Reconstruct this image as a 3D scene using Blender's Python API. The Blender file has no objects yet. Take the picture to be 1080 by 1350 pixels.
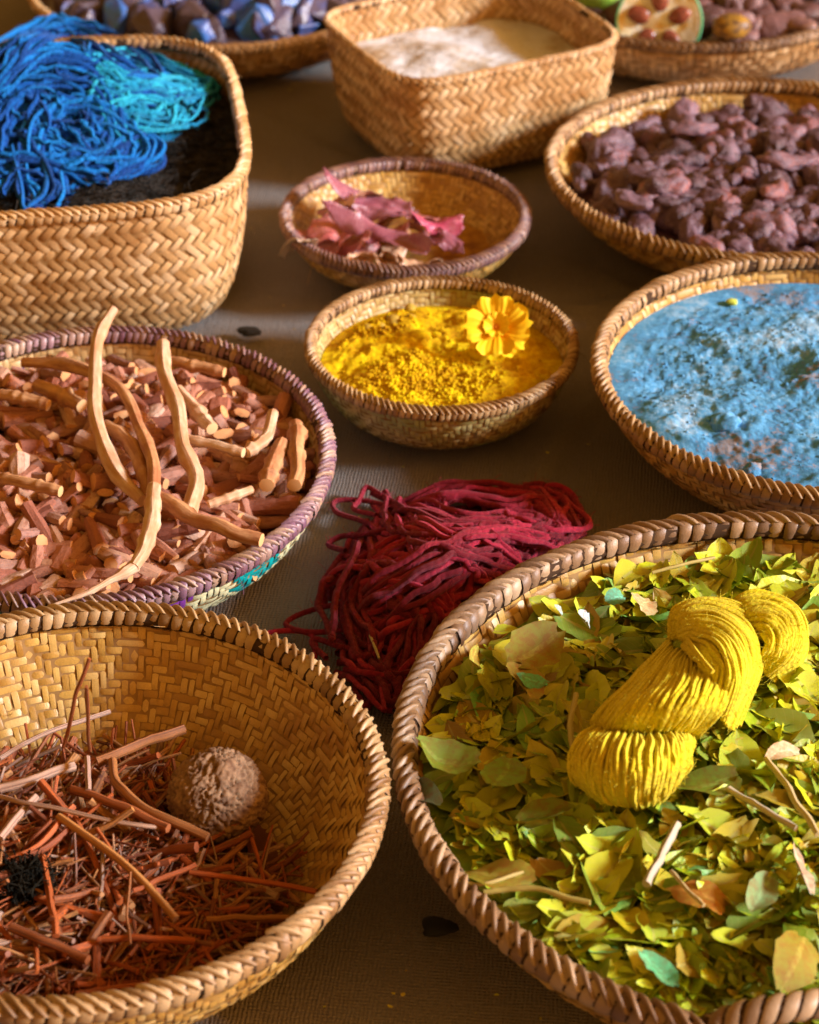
import bpy, bmesh, math, random
import numpy as np
from mathutils import Matrix, Vector

random.seed(7)
RNG = np.random.default_rng(7)
scn = bpy.context.scene
COL = scn.collection
PI = math.pi

# ------------------------------------------------------------------ camera
CAM_Z, PITCH, FPX = 1.08, math.radians(34), 3000.0
cd = bpy.data.cameras.new('camera')
cd.sensor_fit = 'VERTICAL'; cd.sensor_height = 24.0; cd.sensor_width = 24.0
cd.lens = 24.0 * FPX / 1350.0
cd.clip_start = 0.05; cd.clip_end = 100
cd.dof.use_dof = True; cd.dof.focus_distance = 1.66; cd.dof.aperture_fstop = 5.2
cam = bpy.data.objects.new('camera', cd); COL.objects.link(cam)
cam.location = (0, 0, CAM_Z); cam.rotation_euler = (PI/2 - PITCH, 0, 0)
scn.camera = cam

# ------------------------------------------------------------------ world + sun
SUN_AZ, SUN_EL = math.radians(-10), math.radians(24)     # azimuth from +x towards the camera
w = bpy.data.worlds.new('World'); scn.world = w; w.use_nodes = True
nt = w.node_tree; nt.nodes.clear()
sky = nt.nodes.new('ShaderNodeTexSky'); sky.sky_type = 'NISHITA'; sky.sun_disc = False
sky.sun_elevation = SUN_EL; sky.sun_rotation = math.radians(90) - SUN_AZ
sky.air_density = 1.0; sky.dust_density = 4.0; sky.ozone_density = 1.0
hs = nt.nodes.new('ShaderNodeHueSaturation'); hs.inputs['Saturation'].default_value = 0.25
mx = nt.nodes.new('ShaderNodeMixRGB'); mx.blend_type = 'MULTIPLY'; mx.inputs[0].default_value = 1
mx.inputs[2].default_value = (1.0, 0.44, 0.080, 1)          # warm tint added to the sky for orange fill; no awning is modelled
bg = nt.nodes.new('ShaderNodeBackground'); bg.inputs[1].default_value = 0.145
wo = nt.nodes.new('ShaderNodeOutputWorld')
nt.links.new(sky.outputs[0], hs.inputs['Color']); nt.links.new(hs.outputs[0], mx.inputs[1])
nt.links.new(mx.outputs[0], bg.inputs[0]); nt.links.new(bg.outputs[0], wo.inputs[0])
sl = bpy.data.lights.new('sun', 'SUN'); sl.energy = 4.6; sl.angle = math.radians(11); sl.color = (0.70, 0.85, 1.0)
so = bpy.data.objects.new('sun', sl); COL.objects.link(so)
sd = Vector((math.cos(SUN_AZ)*math.cos(SUN_EL), math.sin(SUN_AZ)*math.cos(SUN_EL), math.sin(SUN_EL)))
so.rotation_euler = sd.to_track_quat('Z', 'Y').to_euler()
scn.view_settings.view_transform = 'Standard'; scn.view_settings.look = 'None'
scn.view_settings.exposure = 0.72; scn.view_settings.gamma = 1.0
try:
    scn.cycles.use_denoising = True
    scn.cycles.max_bounces = 8
except Exception: pass

def at(px, py, z=0.0):
    """point at height z seen at photograph pixel px,py"""
    x = (px-540)/FPX; y = -(py-675)/FPX
    c, s = math.cos(PITCH), math.sin(PITCH)
    d = (x, c + y*s, -s + y*c); k = (CAM_Z - z)/-d[2]
    return Vector((d[0]*k, d[1]*k, z))

def project(P):
    """numpy points -> pixel x, y, distance"""
    c, s = math.cos(PITCH), math.sin(PITCH)
    X = P[..., 0]; Y = P[..., 1]; Z = P[..., 2] - CAM_Z
    f = Y*c - Z*s; u = Y*s + Z*c
    return 540 + FPX*X/f, 675 - FPX*u/f, f

# ------------------------------------------------------------------ noise (numpy)
def vnoise(x, y, seed=0):
    xi = np.floor(x).astype(np.int64); yi = np.floor(y).astype(np.int64); xf = x-xi; yf = y-yi
    def h(a, b):
        n = (a*374761393 + b*668265263 + seed*1442695041) & 0xffffffff
        n = ((n ^ (n >> 13))*1274126177) & 0xffffffff
        return ((n ^ (n >> 16)) & 0xffff)/65535.0
    sx = xf*xf*(3-2*xf); sy = yf*yf*(3-2*yf)
    a = h(xi, yi)*(1-sx) + h(xi+1, yi)*sx; b = h(xi, yi+1)*(1-sx) + h(xi+1, yi+1)*sx
    return (a*(1-sy) + b*sy)*2 - 1
def fbm(x, y, o=4, seed=0):
    s = 0; a = 1; n = 0
    for k in range(o):
        s = s + a*vnoise(x, y, seed+k*17); n += a; a *= .5; x = x*2.03+7.1; y = y*2.03+3.7
    return s/n

# ------------------------------------------------------------------ mesh helpers
def mesh_np(name, V, F, data=None, smooth=True):
    """V (n,3); F list of arrays of equal-size faces; data (n,3) per vertex -> colour attribute 'data'"""
    me = bpy.data.meshes.new(name)
    V = np.asarray(V, dtype=np.float32)
    Fs = [np.asarray(f, dtype=np.int32) for f in F if len(f)]
    me.vertices.add(len(V)); me.vertices.foreach_set('co', V.ravel())
    nl = sum(f.size for f in Fs); nf = sum(len(f) for f in Fs)
    me.loops.add(nl); me.polygons.add(nf)
    me.loops.foreach_set('vertex_index', np.concatenate([f.ravel() for f in Fs]))
    tot = np.concatenate([np.full(len(f), f.shape[1], np.int32) for f in Fs])
    st = np.concatenate([[0], np.cumsum(tot)[:-1]]).astype(np.int32)
    me.polygons.foreach_set('loop_start', st)
    try: me.polygons.foreach_set('loop_total', tot)
    except Exception: pass
    me.polygons.foreach_set('use_smooth', np.full(nf, smooth, bool))
    if data is not None:
        at_ = me.attributes.new('data', 'FLOAT_COLOR', 'POINT')
        d = np.ones((len(V), 4), np.float32); d[:, :data.shape[1]] = data
        at_.data.foreach_set('color', d.ravel())
    me.update(calc_edges=True); me.validate()
    return me

class MB:
    def __init__(s): s.V = []; s.F = {}; s.D = []; s.n = 0
    def add(s, V, F, D=None):
        V = np.asarray(V, float)
        if D is None: D = np.zeros((len(V), 3))
        D = np.asarray(D, float)
        if D.ndim == 1: D = np.tile(D, (len(V), 1))
        for f in F:
            f = np.asarray(f)
            if len(f): s.F.setdefault(f.shape[1], []).append(f + s.n)
        s.V.append(V); s.D.append(D); s.n += len(V)
    def mesh(s, name, smooth=True):
        return mesh_np(name, np.concatenate(s.V), [np.concatenate(v) for v in s.F.values()], np.concatenate(s.D), smooth)
    def build(s, name, mat, parent=None, smooth=True, rnd=0.):
        return obj(name, s.mesh(name, smooth), mat, parent, rnd=rnd)

def obj(name, me, mat=None, parent=None, loc=None, rnd=None):
    o = bpy.data.objects.new(name, me); COL.objects.link(o)
    o.color = (random.random() if rnd is None else rnd, 1, 1, 1)
    if mat is not None and len(me.materials) == 0: me.materials.append(mat)
    if parent is not None: o.parent = parent
    if loc is not None: o.location = loc
    return o
def tag(o, label=None, cat=None, group=None, kind=None):
    if label: o['label'] = label
    if cat: o['category'] = cat
    if group: o['group'] = group
    if kind: o['kind'] = kind
    return o
def thing(name, label, cat, loc=(0, 0, 0), group=None):
    o = bpy.data.objects.new(name, None); COL.objects.link(o); o.location = loc; o.empty_display_size = .02
    return tag(o, label, cat, group)

def frames(P):
    T = np.gradient(P, axis=0); T /= np.linalg.norm(T, axis=1)[:, None] + 1e-12
    N = np.zeros_like(P)
    ref = np.array([0, 0, 1.]) if abs(T[0, 2]) < .9 else np.array([1., 0, 0])
    n = ref - T[0]*(ref@T[0]); n /= np.linalg.norm(n); N[0] = n
    for i in range(1, len(P)):
        n = n - T[i]*(n@T[i]); n /= np.linalg.norm(n)+1e-12; N[i] = n
    return T, N, np.cross(T, N)
def tube(mb, P, r, sides=6, rnd=0., cap=True, b=0., jag=0., seed=0):
    """tube along points P, radius r (number or array). data = (rnd, along metres, b), caps rnd kept, b+1 on the cut end"""
    P = np.asarray(P, float); n = len(P)
    r = np.full(n, r) if np.isscalar(r) else np.asarray(r, float)
    T, N, B = frames(P)
    a = np.linspace(0, 2*PI, sides+1)
    ca, sa = np.cos(a), np.sin(a)
    rr = r[:, None]*np.ones((1, sides+1))
    if jag:
        g = np.random.default_rng(seed).normal(0, jag, (n, sides)); g = np.c_[g, g[:, :1]]; rr = rr*(1+g)
    V = P[:, None] + rr[..., None]*(ca[None, :, None]*N[:, None] + sa[None, :, None]*B[:, None])
    L = np.concatenate([[0], np.cumsum(np.linalg.norm(np.diff(P, axis=0), axis=1))])
    D = np.zeros((n, sides+1, 3)); D[..., 0] = rnd; D[..., 1] = L[:, None]*10; D[..., 2] = b + (a/(2*PI))[None]*.5
    i = np.arange(n-1)[:, None]*(sides+1); j = np.arange(sides)[None]
    q = np.stack([i+j, i+j+1, i+j+sides+2, i+j+sides+1], -1).reshape(-1, 4)
    mb.add(V.reshape(-1, 3), [q], D.reshape(-1, 3))
    if cap:
        for e, s in ((0, -1), (n-1, 1)):
            ring = V[e, :sides]; c = P[e] + T[e]*s*r[e]*.12
            tri = [[k, (k+1) % sides, sides] if s > 0 else [(k+1) % sides, k, sides] for k in range(sides)]
            mb.add(np.vstack([ring, c]), [np.array(tri)], np.array([rnd, .5, b+1.0]))
def spline(pts, n):
    """Catmull-Rom through pts (k,3 or k,4), n samples"""
    p = np.asarray(pts, float)
    if len(p) == 2: return p[0] + (p[1]-p[0])*np.linspace(0, 1, n)[:, None]
    p = np.vstack([2*p[0]-p[1], p, 2*p[-1]-p[-2]])
    t = np.linspace(0, len(p)-3-1e-6, n); i = t.astype(int); f = (t-i)[:, None]
    a, b, c, d = p[i], p[i+1], p[i+2], p[i+3]
    return .5*((2*b) + (c-a)*f + (2*a-5*b+4*c-d)*f**2 + (3*b-a-3*c+d)*f**3)
def closed_spline(p, n):
    p = np.asarray(p, float); k = len(p)
    t = np.linspace(0, k, n); i = np.floor(t).astype(int); f = (t-i)[:, None]
    a, b, c, d = p[(i-1) % k], p[i % k], p[(i+1) % k], p[(i+2) % k]
    return .5*((2*b) + (c-a)*f + (2*a-5*b+4*c-d)*f**2 + (3*b-a-3*c+d)*f**3)

# ------------------------------------------------------------------ materials
class NT:
    def __init__(s, name):
        s.m = bpy.data.materials.new(name); s.m.use_nodes = True; s.t = s.m.node_tree
        s.t.nodes.clear(); s.out = s.t.nodes.new('ShaderNodeOutputMaterial')
        s.b = s.t.nodes.new('ShaderNodeBsdfPrincipled'); s.t.links.new(s.b.outputs[0], s.out.inputs[0])
    def n(s, ty, **kw):
        x = s.t.nodes.new(ty)
        for k, v in kw.items():
            if k.startswith('i_'):
                key = k[2:]; key = int(key) if key.isdigit() else key.replace('_', ' ')
                x.inputs[key].default_value = v
            else: setattr(x, k, v)
        return x
    def l(s, a, b): s.t.links.new(a, b)
    def math(s, op, a, b=0., c=None):
        x = s.n('ShaderNodeMath', operation=op)
        for k, v in enumerate((a, b) + ((c,) if c is not None else ())):
            if isinstance(v, (int, float)): x.inputs[k].default_value = v
            else: s.l(v, x.inputs[k])
        return x.outputs[0]
    def ramp(s, fac, stops, interp='LINEAR'):
        r = s.n('ShaderNodeValToRGB'); r.color_ramp.interpolation = interp
        e = r.color_ramp.elements
        while len(e) < len(stops): e.new(.5)
        for k, (p, c) in enumerate(stops): e[k].position = p; e[k].color = (*c, 1)
        s.l(fac, r.inputs[0]); return r.outputs[0]
    def mix(s, fac, a, b, mode='MIX'):
        x = s.n('ShaderNodeMixRGB', blend_type=mode)
        for k, v in enumerate((fac, a, b)):
            if isinstance(v, (int, float)): x.inputs[k].default_value = v
            elif isinstance(v, tuple): x.inputs[k].default_value = (*v, 1)
            else: s.l(v, x.inputs[k])
        return x.outputs[0]
    def noise(s, scale, detail=4, rough=.55, vec=None):
        x = s.n('ShaderNodeTexNoise'); x.inputs['Scale'].default_value = scale
        x.inputs['Detail'].default_value = detail; x.inputs['Roughness'].default_value = rough
        if vec is None: vec = s.coord()
        s.l(vec, x.inputs['Vector']); return x.outputs['Fac']
    def fibre(s, k=26., g=1.6, detail=5):
        v = s.n('ShaderNodeCombineXYZ'); d = s.data()
        s.l(s.math('MULTIPLY', d[1], g), v.inputs[0]); s.l(s.math('MULTIPLY', d[2], k), v.inputs[1]); s.l(s.math('MULTIPLY', s.rnd(), 37.), v.inputs[2])
        return s.noise(1., detail, .62, v.outputs[0])
    def coord(s, obj_=True):
        if not hasattr(s, '_tc'): s._tc = s.n('ShaderNodeTexCoord')
        return s._tc.outputs['Object']
    def wpos(s):
        if not hasattr(s, '_g'): s._g = s.n('ShaderNodeNewGeometry')
        return s._g.outputs['Position']
    def data(s):
        if not hasattr(s, '_d'):
            a = s.n('ShaderNodeAttribute', attribute_name='data'); q = s.n('ShaderNodeSeparateColor'); s.l(a.outputs['Color'], q.inputs[0]); s._d = q
        return s._d.outputs
    def rnd(s):
        if not hasattr(s, '_r'):
            oi = s.n('ShaderNodeObjectInfo'); q = s.n('ShaderNodeSeparateColor'); s.l(oi.outputs['Color'], q.inputs[0]); s._r = s.math('FRACT', s.math('ADD', s.data()[0], s.math('MULTIPLY', q.outputs[0], .999)))
        return s._r
    def bump(s, h, strength=.4, dist=.001):
        b = s.n('ShaderNodeBump'); b.inputs['Strength'].default_value = strength; b.inputs['Distance'].default_value = dist
        s.l(h, b.inputs['Height']); s.l(b.outputs[0], s.b.inputs['Normal'])
    def fin(s, col, rough=.6, spec=.5, **kw):
        if isinstance(col, tuple): s.b.inputs['Base Color'].default_value = (*col, 1)
        else: s.l(col, s.b.inputs['Base Color'])
        if isinstance(rough, (int, float)): s.b.inputs['Roughness'].default_value = rough
        else: s.l(rough, s.b.inputs['Roughness'])
        s.b.inputs['Specular IOR Level'].default_value = spec
        for k, v in kw.items(): s.b.inputs[k.replace('_', ' ')].default_value = v
        return s.m

def straw_mat(name, c0, c1, c2, rough=.42, dye=False, tint=None):
    n = NT(name)
    c = n.ramp(n.rnd(), [(0, c0), (.5, c1), (1, c2)])
    wp = n.wpos()
    mp = n.n('ShaderNodeMapping'); mp.inputs['Scale'].default_value = (1, 1, 1); n.l(wp, mp.inputs[0])
    big = n.noise(22, 4, .6, mp.outputs[0])
    c = n.mix(n.ramp(big, [(.42, (0, 0, 0)), (.72, (1, 1, 1))]), c, n.mix(1., c, (.66, .52, .36), 'MULTIPLY'))
    fib = n.noise(900, 2, .5, wp)
    c = n.mix(n.math('MULTIPLY', fib, .5), c, n.mix(1., c, (.45, .36, .27), 'MULTIPLY'))
    if tint: 
        g = n.noise(14, 2, .5, wp)
        c = n.mix(n.ramp(g, [(.45, (0, 0, 0)), (.6, (.7, .7, .7))]), c, tint)
    if dye:
        B = n.data()[2]
        for lo, colr in ((.2, (.17, .035, .26)), (.55, (.0, .30, .30)), (.85, (.62, .60, .35))):
            c = n.mix(n.math('GREATER_THAN', B, lo), c, colr)
    n.bump(n.math('ADD', fib, n.noise(260, 3, .6, wp)), .35, .0006)
    return n.fin(c, rough, .5)
M = {}
M['straw'] = straw_mat('straw_golden', (.44, .24, .045), (.62, .38, .085), (.74, .52, .19))
M['straw_pale'] = straw_mat('straw_pale', (.50, .30, .12), (.66, .44, .21), (.76, .57, .34))
M['straw_green'] = straw_mat('straw_greenish', (.48, .34, .11), (.58, .44, .17), (.66, .55, .28), tint=(.25, .33, .12))
M['straw_dye'] = straw_mat('straw_dyed', (.52, .33, .13), (.62, .43, .19), (.70, .54, .27), dye=True)
M['lash'] = straw_mat('lashing_tan', (.26, .15, .06), (.42, .27, .12), (.58, .42, .23), .5)
M['lash_brown'] = straw_mat('lashing_brown', (.18, .105, .06), (.31, .20, .11), (.48, .35, .22), .48)
M['lash_purple'] = straw_mat('lashing_purple', (.19, .09, .16), (.33, .21, .25), (.50, .36, .24), .45)
M['lash_mauve'] = straw_mat('lashing_mauve', (.20, .12, .14), (.30, .18, .17), (.42, .28, .22), .4)
n = NT('rim_core'); M['rimcore'] = n.fin((.05, .026, .012), .85, .2)
n = NT('wall_core'); M['core'] = n.fin(n.ramp(n.noise(60), [(.3, (.24, .13, .04)), (.7, (.36, .21, .08))]), .8, .2)

# ------------------------------------------------------------------ cloth and ground
n = NT('cloth_linen')
wv = []
for k, rot in enumerate((0, PI/2)):
    x = n.n('ShaderNodeTexWave', wave_type='BANDS'); x.inputs['Scale'].default_value = 110; x.inputs['Distortion'].default_value = 4.0
    x.inputs['Detail'].default_value = 2; x.inputs['Detail Scale'].default_value = .6
    mp = n.n('ShaderNodeMapping'); mp.inputs['Rotation'].default_value = (0, 0, rot+.12); n.l(n.coord(), mp.inputs[0]); n.l(mp.outputs[0], x.inputs[0])
    wv.append(x.outputs['Fac'])
h = n.math('ADD', wv[0], wv[1])
c = n.ramp(n.noise(5, 5, .6), [(.3, (.115, .100, .098)), (.7, (.19, .170, .168))])
sl1 = n.n('ShaderNodeMapping'); sl1.inputs['Scale'].default_value = (30, 420, 1); sl1.inputs['Rotation'].default_value = (0, 0, .12); n.l(n.coord(), sl1.inputs[0])
sl2 = n.n('ShaderNodeMapping'); sl2.inputs['Scale'].default_value = (420, 30, 1); sl2.inputs['Rotation'].default_value = (0, 0, .12); n.l(n.coord(), sl2.inputs[0])
slub = n.math('ADD', n.noise(1, 3, .6, sl1.outputs[0]), n.noise(1, 3, .6, sl2.outputs[0]))
h = n.math('ADD', n.math('MULTIPLY', h, .5), n.math('MULTIPLY', slub, 1.2))
c = n.mix(n.ramp(n.noise(13, 5, .7), [(.5, (0, 0, 0)), (.62, (.6, .6, .6))]), c, (.10, .065, .04))
c = n.mix(n.ramp(h, [(1.0/2.2, (0, 0, 0)), (1., (.6, .6, .6))]), c, (.28, .25, .22))
c = n.mix(n.math('MULTIPLY', n.noise(420, 2), .5), c, (.07, .045, .028))
n.bump(n.math('ADD', n.math('MULTIPLY', h, .9), n.noise(500, 2)), .8, .0014)
M['cloth'] = n.fin(c, .85, .25)
n = NT('earth'); M['earth'] = n.fin(n.ramp(n.noise(8), [(.3, (.16, .07, .03)), (.7, (.26, .13, .06))]), .95, .1)

gx, gy = np.meshgrid(np.linspace(-1.5, 1.5, 300), np.linspace(.2, 3.9, 300))
crease = .0
gz = .004*fbm(gx*3, gy*3, 3, 3) + .0012*fbm(gx*16, gy*9, 3, 5)
for (a, b, c_) in ((.75, .66, -1.48), (-.25, .97, -1.86), (.1, .99, -1.28), (.9, -.43, .62)):
    d = a*gx + b*gy + c_ + .02*fbm(gx*4, gy*4, 2, 9)
    gz = gz + .0045*np.exp(-(d/.007)**2) - .002*np.exp(-((d-.014)/.008)**2)
gz -= gz.min()*0 + .008
nn = 300
ii = np.arange((nn-1)*nn).reshape(nn-1, nn)[:, :-1].ravel()
cl = obj('cloth', mesh_np('cloth', np.stack([gx, gy, gz], -1).reshape(-1, 3), [np.stack([ii, ii+1, ii+nn+1, ii+nn], 1)], np.zeros((nn*nn, 3))), M['cloth'])
sm = cl.modifiers.new('thickness', 'SOLIDIFY'); sm.thickness = .002; sm.offset = -1
tag(cl, 'brown coarse woven cloth spread out beneath all the baskets and bowls', 'cloth')
gm = bpy.data.meshes.new('ground'); gm.from_pydata([(-40, -20, -.02), (40, -20, -.02), (40, 60, -.02), (-40, 60, -.02)], [], [(0, 1, 2, 3)])
tag(obj('ground', gm, M['earth']), kind='structure')

# ------------------------------------------------------------------ basket builder
def lash_mesh(name, w, skew, a0=-150, a1=200, th=.12, steps=11):
    """one wrap of the rim: a bent strap round a unit core; x along the rim, y outward, z up"""
    mb = MB(); al = np.radians(np.linspace(a0, a1, steps))
    c = np.array([(-.5, 0), (-.32, .75), (0, 1), (.32, .75), (.5, 0)])
    V = []
    for k, a in enumerate(al):
        s = skew*(k/(steps-1)-.5); e = 1 - .25*(abs(k/(steps-1)-.5)*2)**6
        for cx, ct in c:
            r = 1 + th*ct*e
            V.append((s + cx*w*e, r*math.cos(a), r*math.sin(a)))
    q = []
    for k in range(steps-1):
        for j in range(4):
            a = k*5+j; q.append((a, a+1, a+6, a+5))
    mb.add(V, [np.array(q)], np.zeros((len(V), 3)))
    return mb.mesh(name)

class Basket:
    def __init__(s, cx, cy, ax, ay, h, bs=.55, thm=72, n=2., rot=0., z0=0., mid=None):
        s.c = np.array([cx, cy]); s.ax, s.ay, s.h, s.bs, s.n, s.rot, s.z0 = ax, ay, h, bs, n, rot, z0
        s.thm = math.radians(thm)
        ph = np.linspace(0, 2*PI, 2001)
        o = s.outline(ph); L = np.concatenate([[0], np.cumsum(np.linalg.norm(np.diff(o, axis=0), axis=1))])
        s.ph, s.L, s.peri = ph, L, L[-1]
        t = np.linspace(0, 1, 400); sc, z = s.prof(t); R = (ax+ay)/2
        Lt = np.concatenate([[0], np.cumsum(np.hypot(np.diff(sc*R), np.diff(z)))]); s.t, s.Lt, s.plen = t, Lt, Lt[-1]
    def outline(s, ph):
        c, q = np.cos(ph), np.sin(ph)
        r = (np.abs(c)**s.n + np.abs(q)**s.n)**(-1/s.n)
        x, y = s.ax*r*c, s.ay*r*q; cr, sr = math.cos(s.rot), math.sin(s.rot)
        return np.stack([x*cr - y*sr, x*sr + y*cr], -1)
    def prof(s, t):
        th = np.clip(t, 0, 1.2)*s.thm
        return s.bs + (1-s.bs)*np.sin(th)/math.sin(s.thm), s.h*(1-np.cos(th))/(1-math.cos(s.thm))
    def surf(s, u, v):
        """u arc length round the rim, v arc length up the profile -> local point, and inward normal"""
        ph = np.interp(np.mod(u, s.peri), s.L, s.ph); t = np.interp(v, s.Lt, s.t)
        sc, z = s.prof(t); o = s.outline(ph)
        return np.concatenate([o*sc[..., None], z[..., None]], -1)
    def surf_n(s, u, v):
        e = 5e-4; p = s.surf(u, v); v2 = np.minimum(v+e, s.plen); v1 = np.maximum(v-e, 0)
        a = s.surf(u+e, v) - s.surf(u-e, v); b = s.surf(u, v2) - s.surf(u, v1)
        n = np.cross(b, a); n /= np.linalg.norm(n, axis=-1)[..., None] + 1e-12
        return p, n            # n points inward/up for counter-clockwise u
    def r_at(s, z):
        """scale of the outline at local height z"""
        t = np.linspace(0, 1, 200); sc, zz = s.prof(t); return float(np.interp(z, zz, sc))
    def zbot(s, f):
        t = np.linspace(0, 1, 200); sc, zz = s.prof(t); return np.interp(f, sc, zz, left=0)

    def build(s, name, label, cat, wall_mat, lash_mat, cell=.0065, rho=.0075, lash_w=.0085, vmin_in=0., style='twill', solo=0,
              both=True, dye=None, loose=0, rim_lash=True, group=None, alt=None, squash=1.15):
        root = thing(name, label, cat, (s.c[0], s.c[1], s.z0), group); s.root = root
        # solid shell between the two woven faces
        NU = 160; NV = 14; mb = MB()
        U, Vv = np.meshgrid(np.linspace(0, s.peri, NU, endpoint=False), np.linspace(0, s.plen, NV))
        p, nrm = s.surf_n(U, Vv); th = .0012
        for sg in (1, -1):
            P = (p + sg*th*nrm).reshape(-1, 3)
            i = np.arange(NV-1)[:, None]*NU; j = np.arange(NU)[None]; j2 = (j+1) % NU
            q = np.stack([i+j, i+j2, i+NU+j2, i+NU+j], -1).reshape(-1, 4)
            if sg > 0: q = q[:, ::-1]
            cz = P[:NU, 2].mean(); P = np.vstack([P, [0, 0, cz]])
            k = np.arange(NU); tri = np.stack([np.full(NU, NU*NV), (k+1) % NU, k], 1)
            if sg < 0: tri = tri[:, ::-1]
            mb.add(P, [q, tri])
        wall = mb.build('wall', M['core'], root)
        # woven floats
        w = cell; nc = int(round(s.peri/w/8))*8; w = s.peri/nc; nr = int(s.plen/w)
        fl = []      # (u0,u1,v0,v1 corners as centre line start/end, width, side, rnd)
        if style == 'twill':
            i = np.arange(nc); tri_ = np.where((i//8) % 2 == 0, i % 8, 7 - i % 8)
            for j in range(nr):
                phs = (tri_ + j) % 4; weft = phs < 2
                for side in (1, -1):
                    on = weft if side > 0 else ~weft
                    st = np.where(on & ~np.roll(on, 1))[0]
                    for a in st:
                        L = 1
                        while on[(a+L) % nc] and L < 4: L += 1
                        fl.append((a*w, (j+.5)*w, (a+L)*w, (j+.5)*w, side))
            for jj in range(nr):
                phs = (tri_ + jj) % 4
                prev = (tri_ + jj - 1) % 4
                for side in (1, -1):
                    on = (phs >= 2) if side > 0 else (phs < 2)
                    po = (prev >= 2) if side > 0 else (prev < 2)
                    for a in np.where(on & ~po)[0]:
                        L = 1
                        while jj+L < nr and (((tri_[a]+jj+L) % 4 >= 2) == (side > 0)) and L < 4: L += 1
                        fl.append(((a+.5)*w, jj*w, (a+.5)*w, (jj+L)*w, side))
        else:           # diagonal twill
            k = w/math.sqrt(2); m = int(round(s.peri/(2*k)/4))*4; k = s.peri/(2*m)
            for j in range(-nr, int(s.plen/k)+nr):
                for i in range(0, 2*m):
                    # cell centre
                    u = ((i+j) % (2*m))*k; v = (j-i)*k
            N2 = int(s.plen/k)+2
            for dd in range(-1, N2):             # v index = j-i
                for ss in range(0, 2*m):         # u index = i+j
                    if (dd+ss) % 2: continue
                    i = (ss-dd)//2; j = (ss+dd)//2
                    ph = (i+j) % 4 if (i-j) % 2 == 0 else (i+j) % 4
                    ph = (i + j*1) % 4 if False else (i - j) % 4
                    # run along i (u+,v-) or j (u+,v+)
                    for side in (1, -1):
                        if ph == (0 if side > 0 else 2): fl.append((ss*k-.5*k, dd*k+.5*k, ss*k+1.5*k, dd*k-1.5*k, side))
                        if ph == (3 if side > 0 else 1): fl.append((ss*k-.5*k, dd*k-.5*k, ss*k+1.5*k, dd*k+1.5*k, side))
            w = 2*k/math.sqrt(2)
        A = np.array(fl); side = A[:, 4]
        keep = np.ones(len(A), bool)
        vm = (A[:, 1]+A[:, 3])/2
        keep &= (vm > .002) & (vm < s.plen - .001)
        keep &= ~((side > 0) & (vm < vmin_in))
        if not both: keep &= side < 0
        A = A[keep]; side = A[:, 4]; K = len(A)
        d = A[:, 2:4]-A[:, 0:2]; Ln = np.linalg.norm(d, axis=1); d = d/Ln[:, None]; pr = np.stack([-d[:, 1], d[:, 0]], 1)
        ext = .12*w
        fa = np.array([0, .16, .5, .84, 1.]); lift = np.array([-.0002, .0007, .0012, .0007, -.0002])
        fc = np.array([-.44, 0, .44]); lc = np.array([-.00035, 0, -.00035])
        rr = RNG.random(K)
        jit = RNG.normal(0, .055*w, (K, 2)); wf = RNG.uniform(.80, 1.05, K)
        al = -ext + fa[None]*(Ln+2*ext)[:, None]                                   # (K,5)
        uv = A[:, None, None, 0:2] + al[:, :, None, None]*d[:, None, None] + (fc[None, None, :, None]*w*wf[:, None, None, None])*pr[:, None, None] + jit[:, None, None]
        vv = np.clip(uv[..., 1], 0, s.plen)
        p, nrm = s.surf_n(uv[..., 0], vv)
        hh = th + (lift[None, :, None] + lc[None, None, :])*(w/.006) + RNG.normal(0, .00026, K)[:, None, None]
        P = p + (hh*side[:, None, None])[..., None]*nrm
        if dye is None: Bv = np.zeros(K)
        else: Bv = dye((A[:, 0]+A[:, 2])/2/s.peri, vm[keep]/s.plen, side)
        D = np.zeros((K, 5, 3, 3)); D[..., 0] = rr[:, None, None]; D[..., 1] = fa[None, :, None]; D[..., 2] = Bv[:, None, None]
        base = []
        for a in range(4):
            for b in range(2):
                base.append((a*3+b, a*3+b+1, a*3+b+4, a*3+b+3))
        base = np.array(base)
        flip = (np.cross(np.c_[d, np.zeros(K)], np.c_[pr, np.zeros(K)])[:, 2]*side) > 0
        P = P.reshape(K, 15, 3); D = D.reshape(K, 15, 3)
        solo_idx = np.array([], int)
        if solo:
            Wp = P[:, 7] + np.array([s.c[0], s.c[1], s.z0]); X, Y, Z = project(Wp)
            nn_ = nrm[:, 2, 1]*side[:, None]; tocam = np.array([0, 0, CAM_Z]) - Wp
            vis = ((nn_*tocam).sum(1) > 0) & (X > 5) & (X < 1075) & (Y > 5) & (Y < 1345)
            sz = np.where(vis, Ln/Z*np.clip((nn_*tocam).sum(1)/Z, .2, 1), 0) * (1 if solo > 0 else 1)
            order = np.argsort(-sz)[:solo]; solo_idx = order[sz[order] > 0]
        mask = np.ones(K, bool); mask[solo_idx] = False
        mb = MB(); idx = np.where(mask)[0]
        F = base[None] + (np.arange(len(idx))*15)[:, None, None]
        F = np.where(flip[idx][:, None, None], F[..., ::-1], F)
        mb.add(P[idx].reshape(-1, 3), [F.reshape(-1, 4)], D[idx].reshape(-1, 3))
        tag(mb.build('weave', wall_mat, root), kind='stuff')
        for q in solo_idx:
            f = base[:, ::-1] if flip[q] else base
            obj('reed', mesh_np('reed', P[q], [f], D[q]), wall_mat, root)
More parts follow.
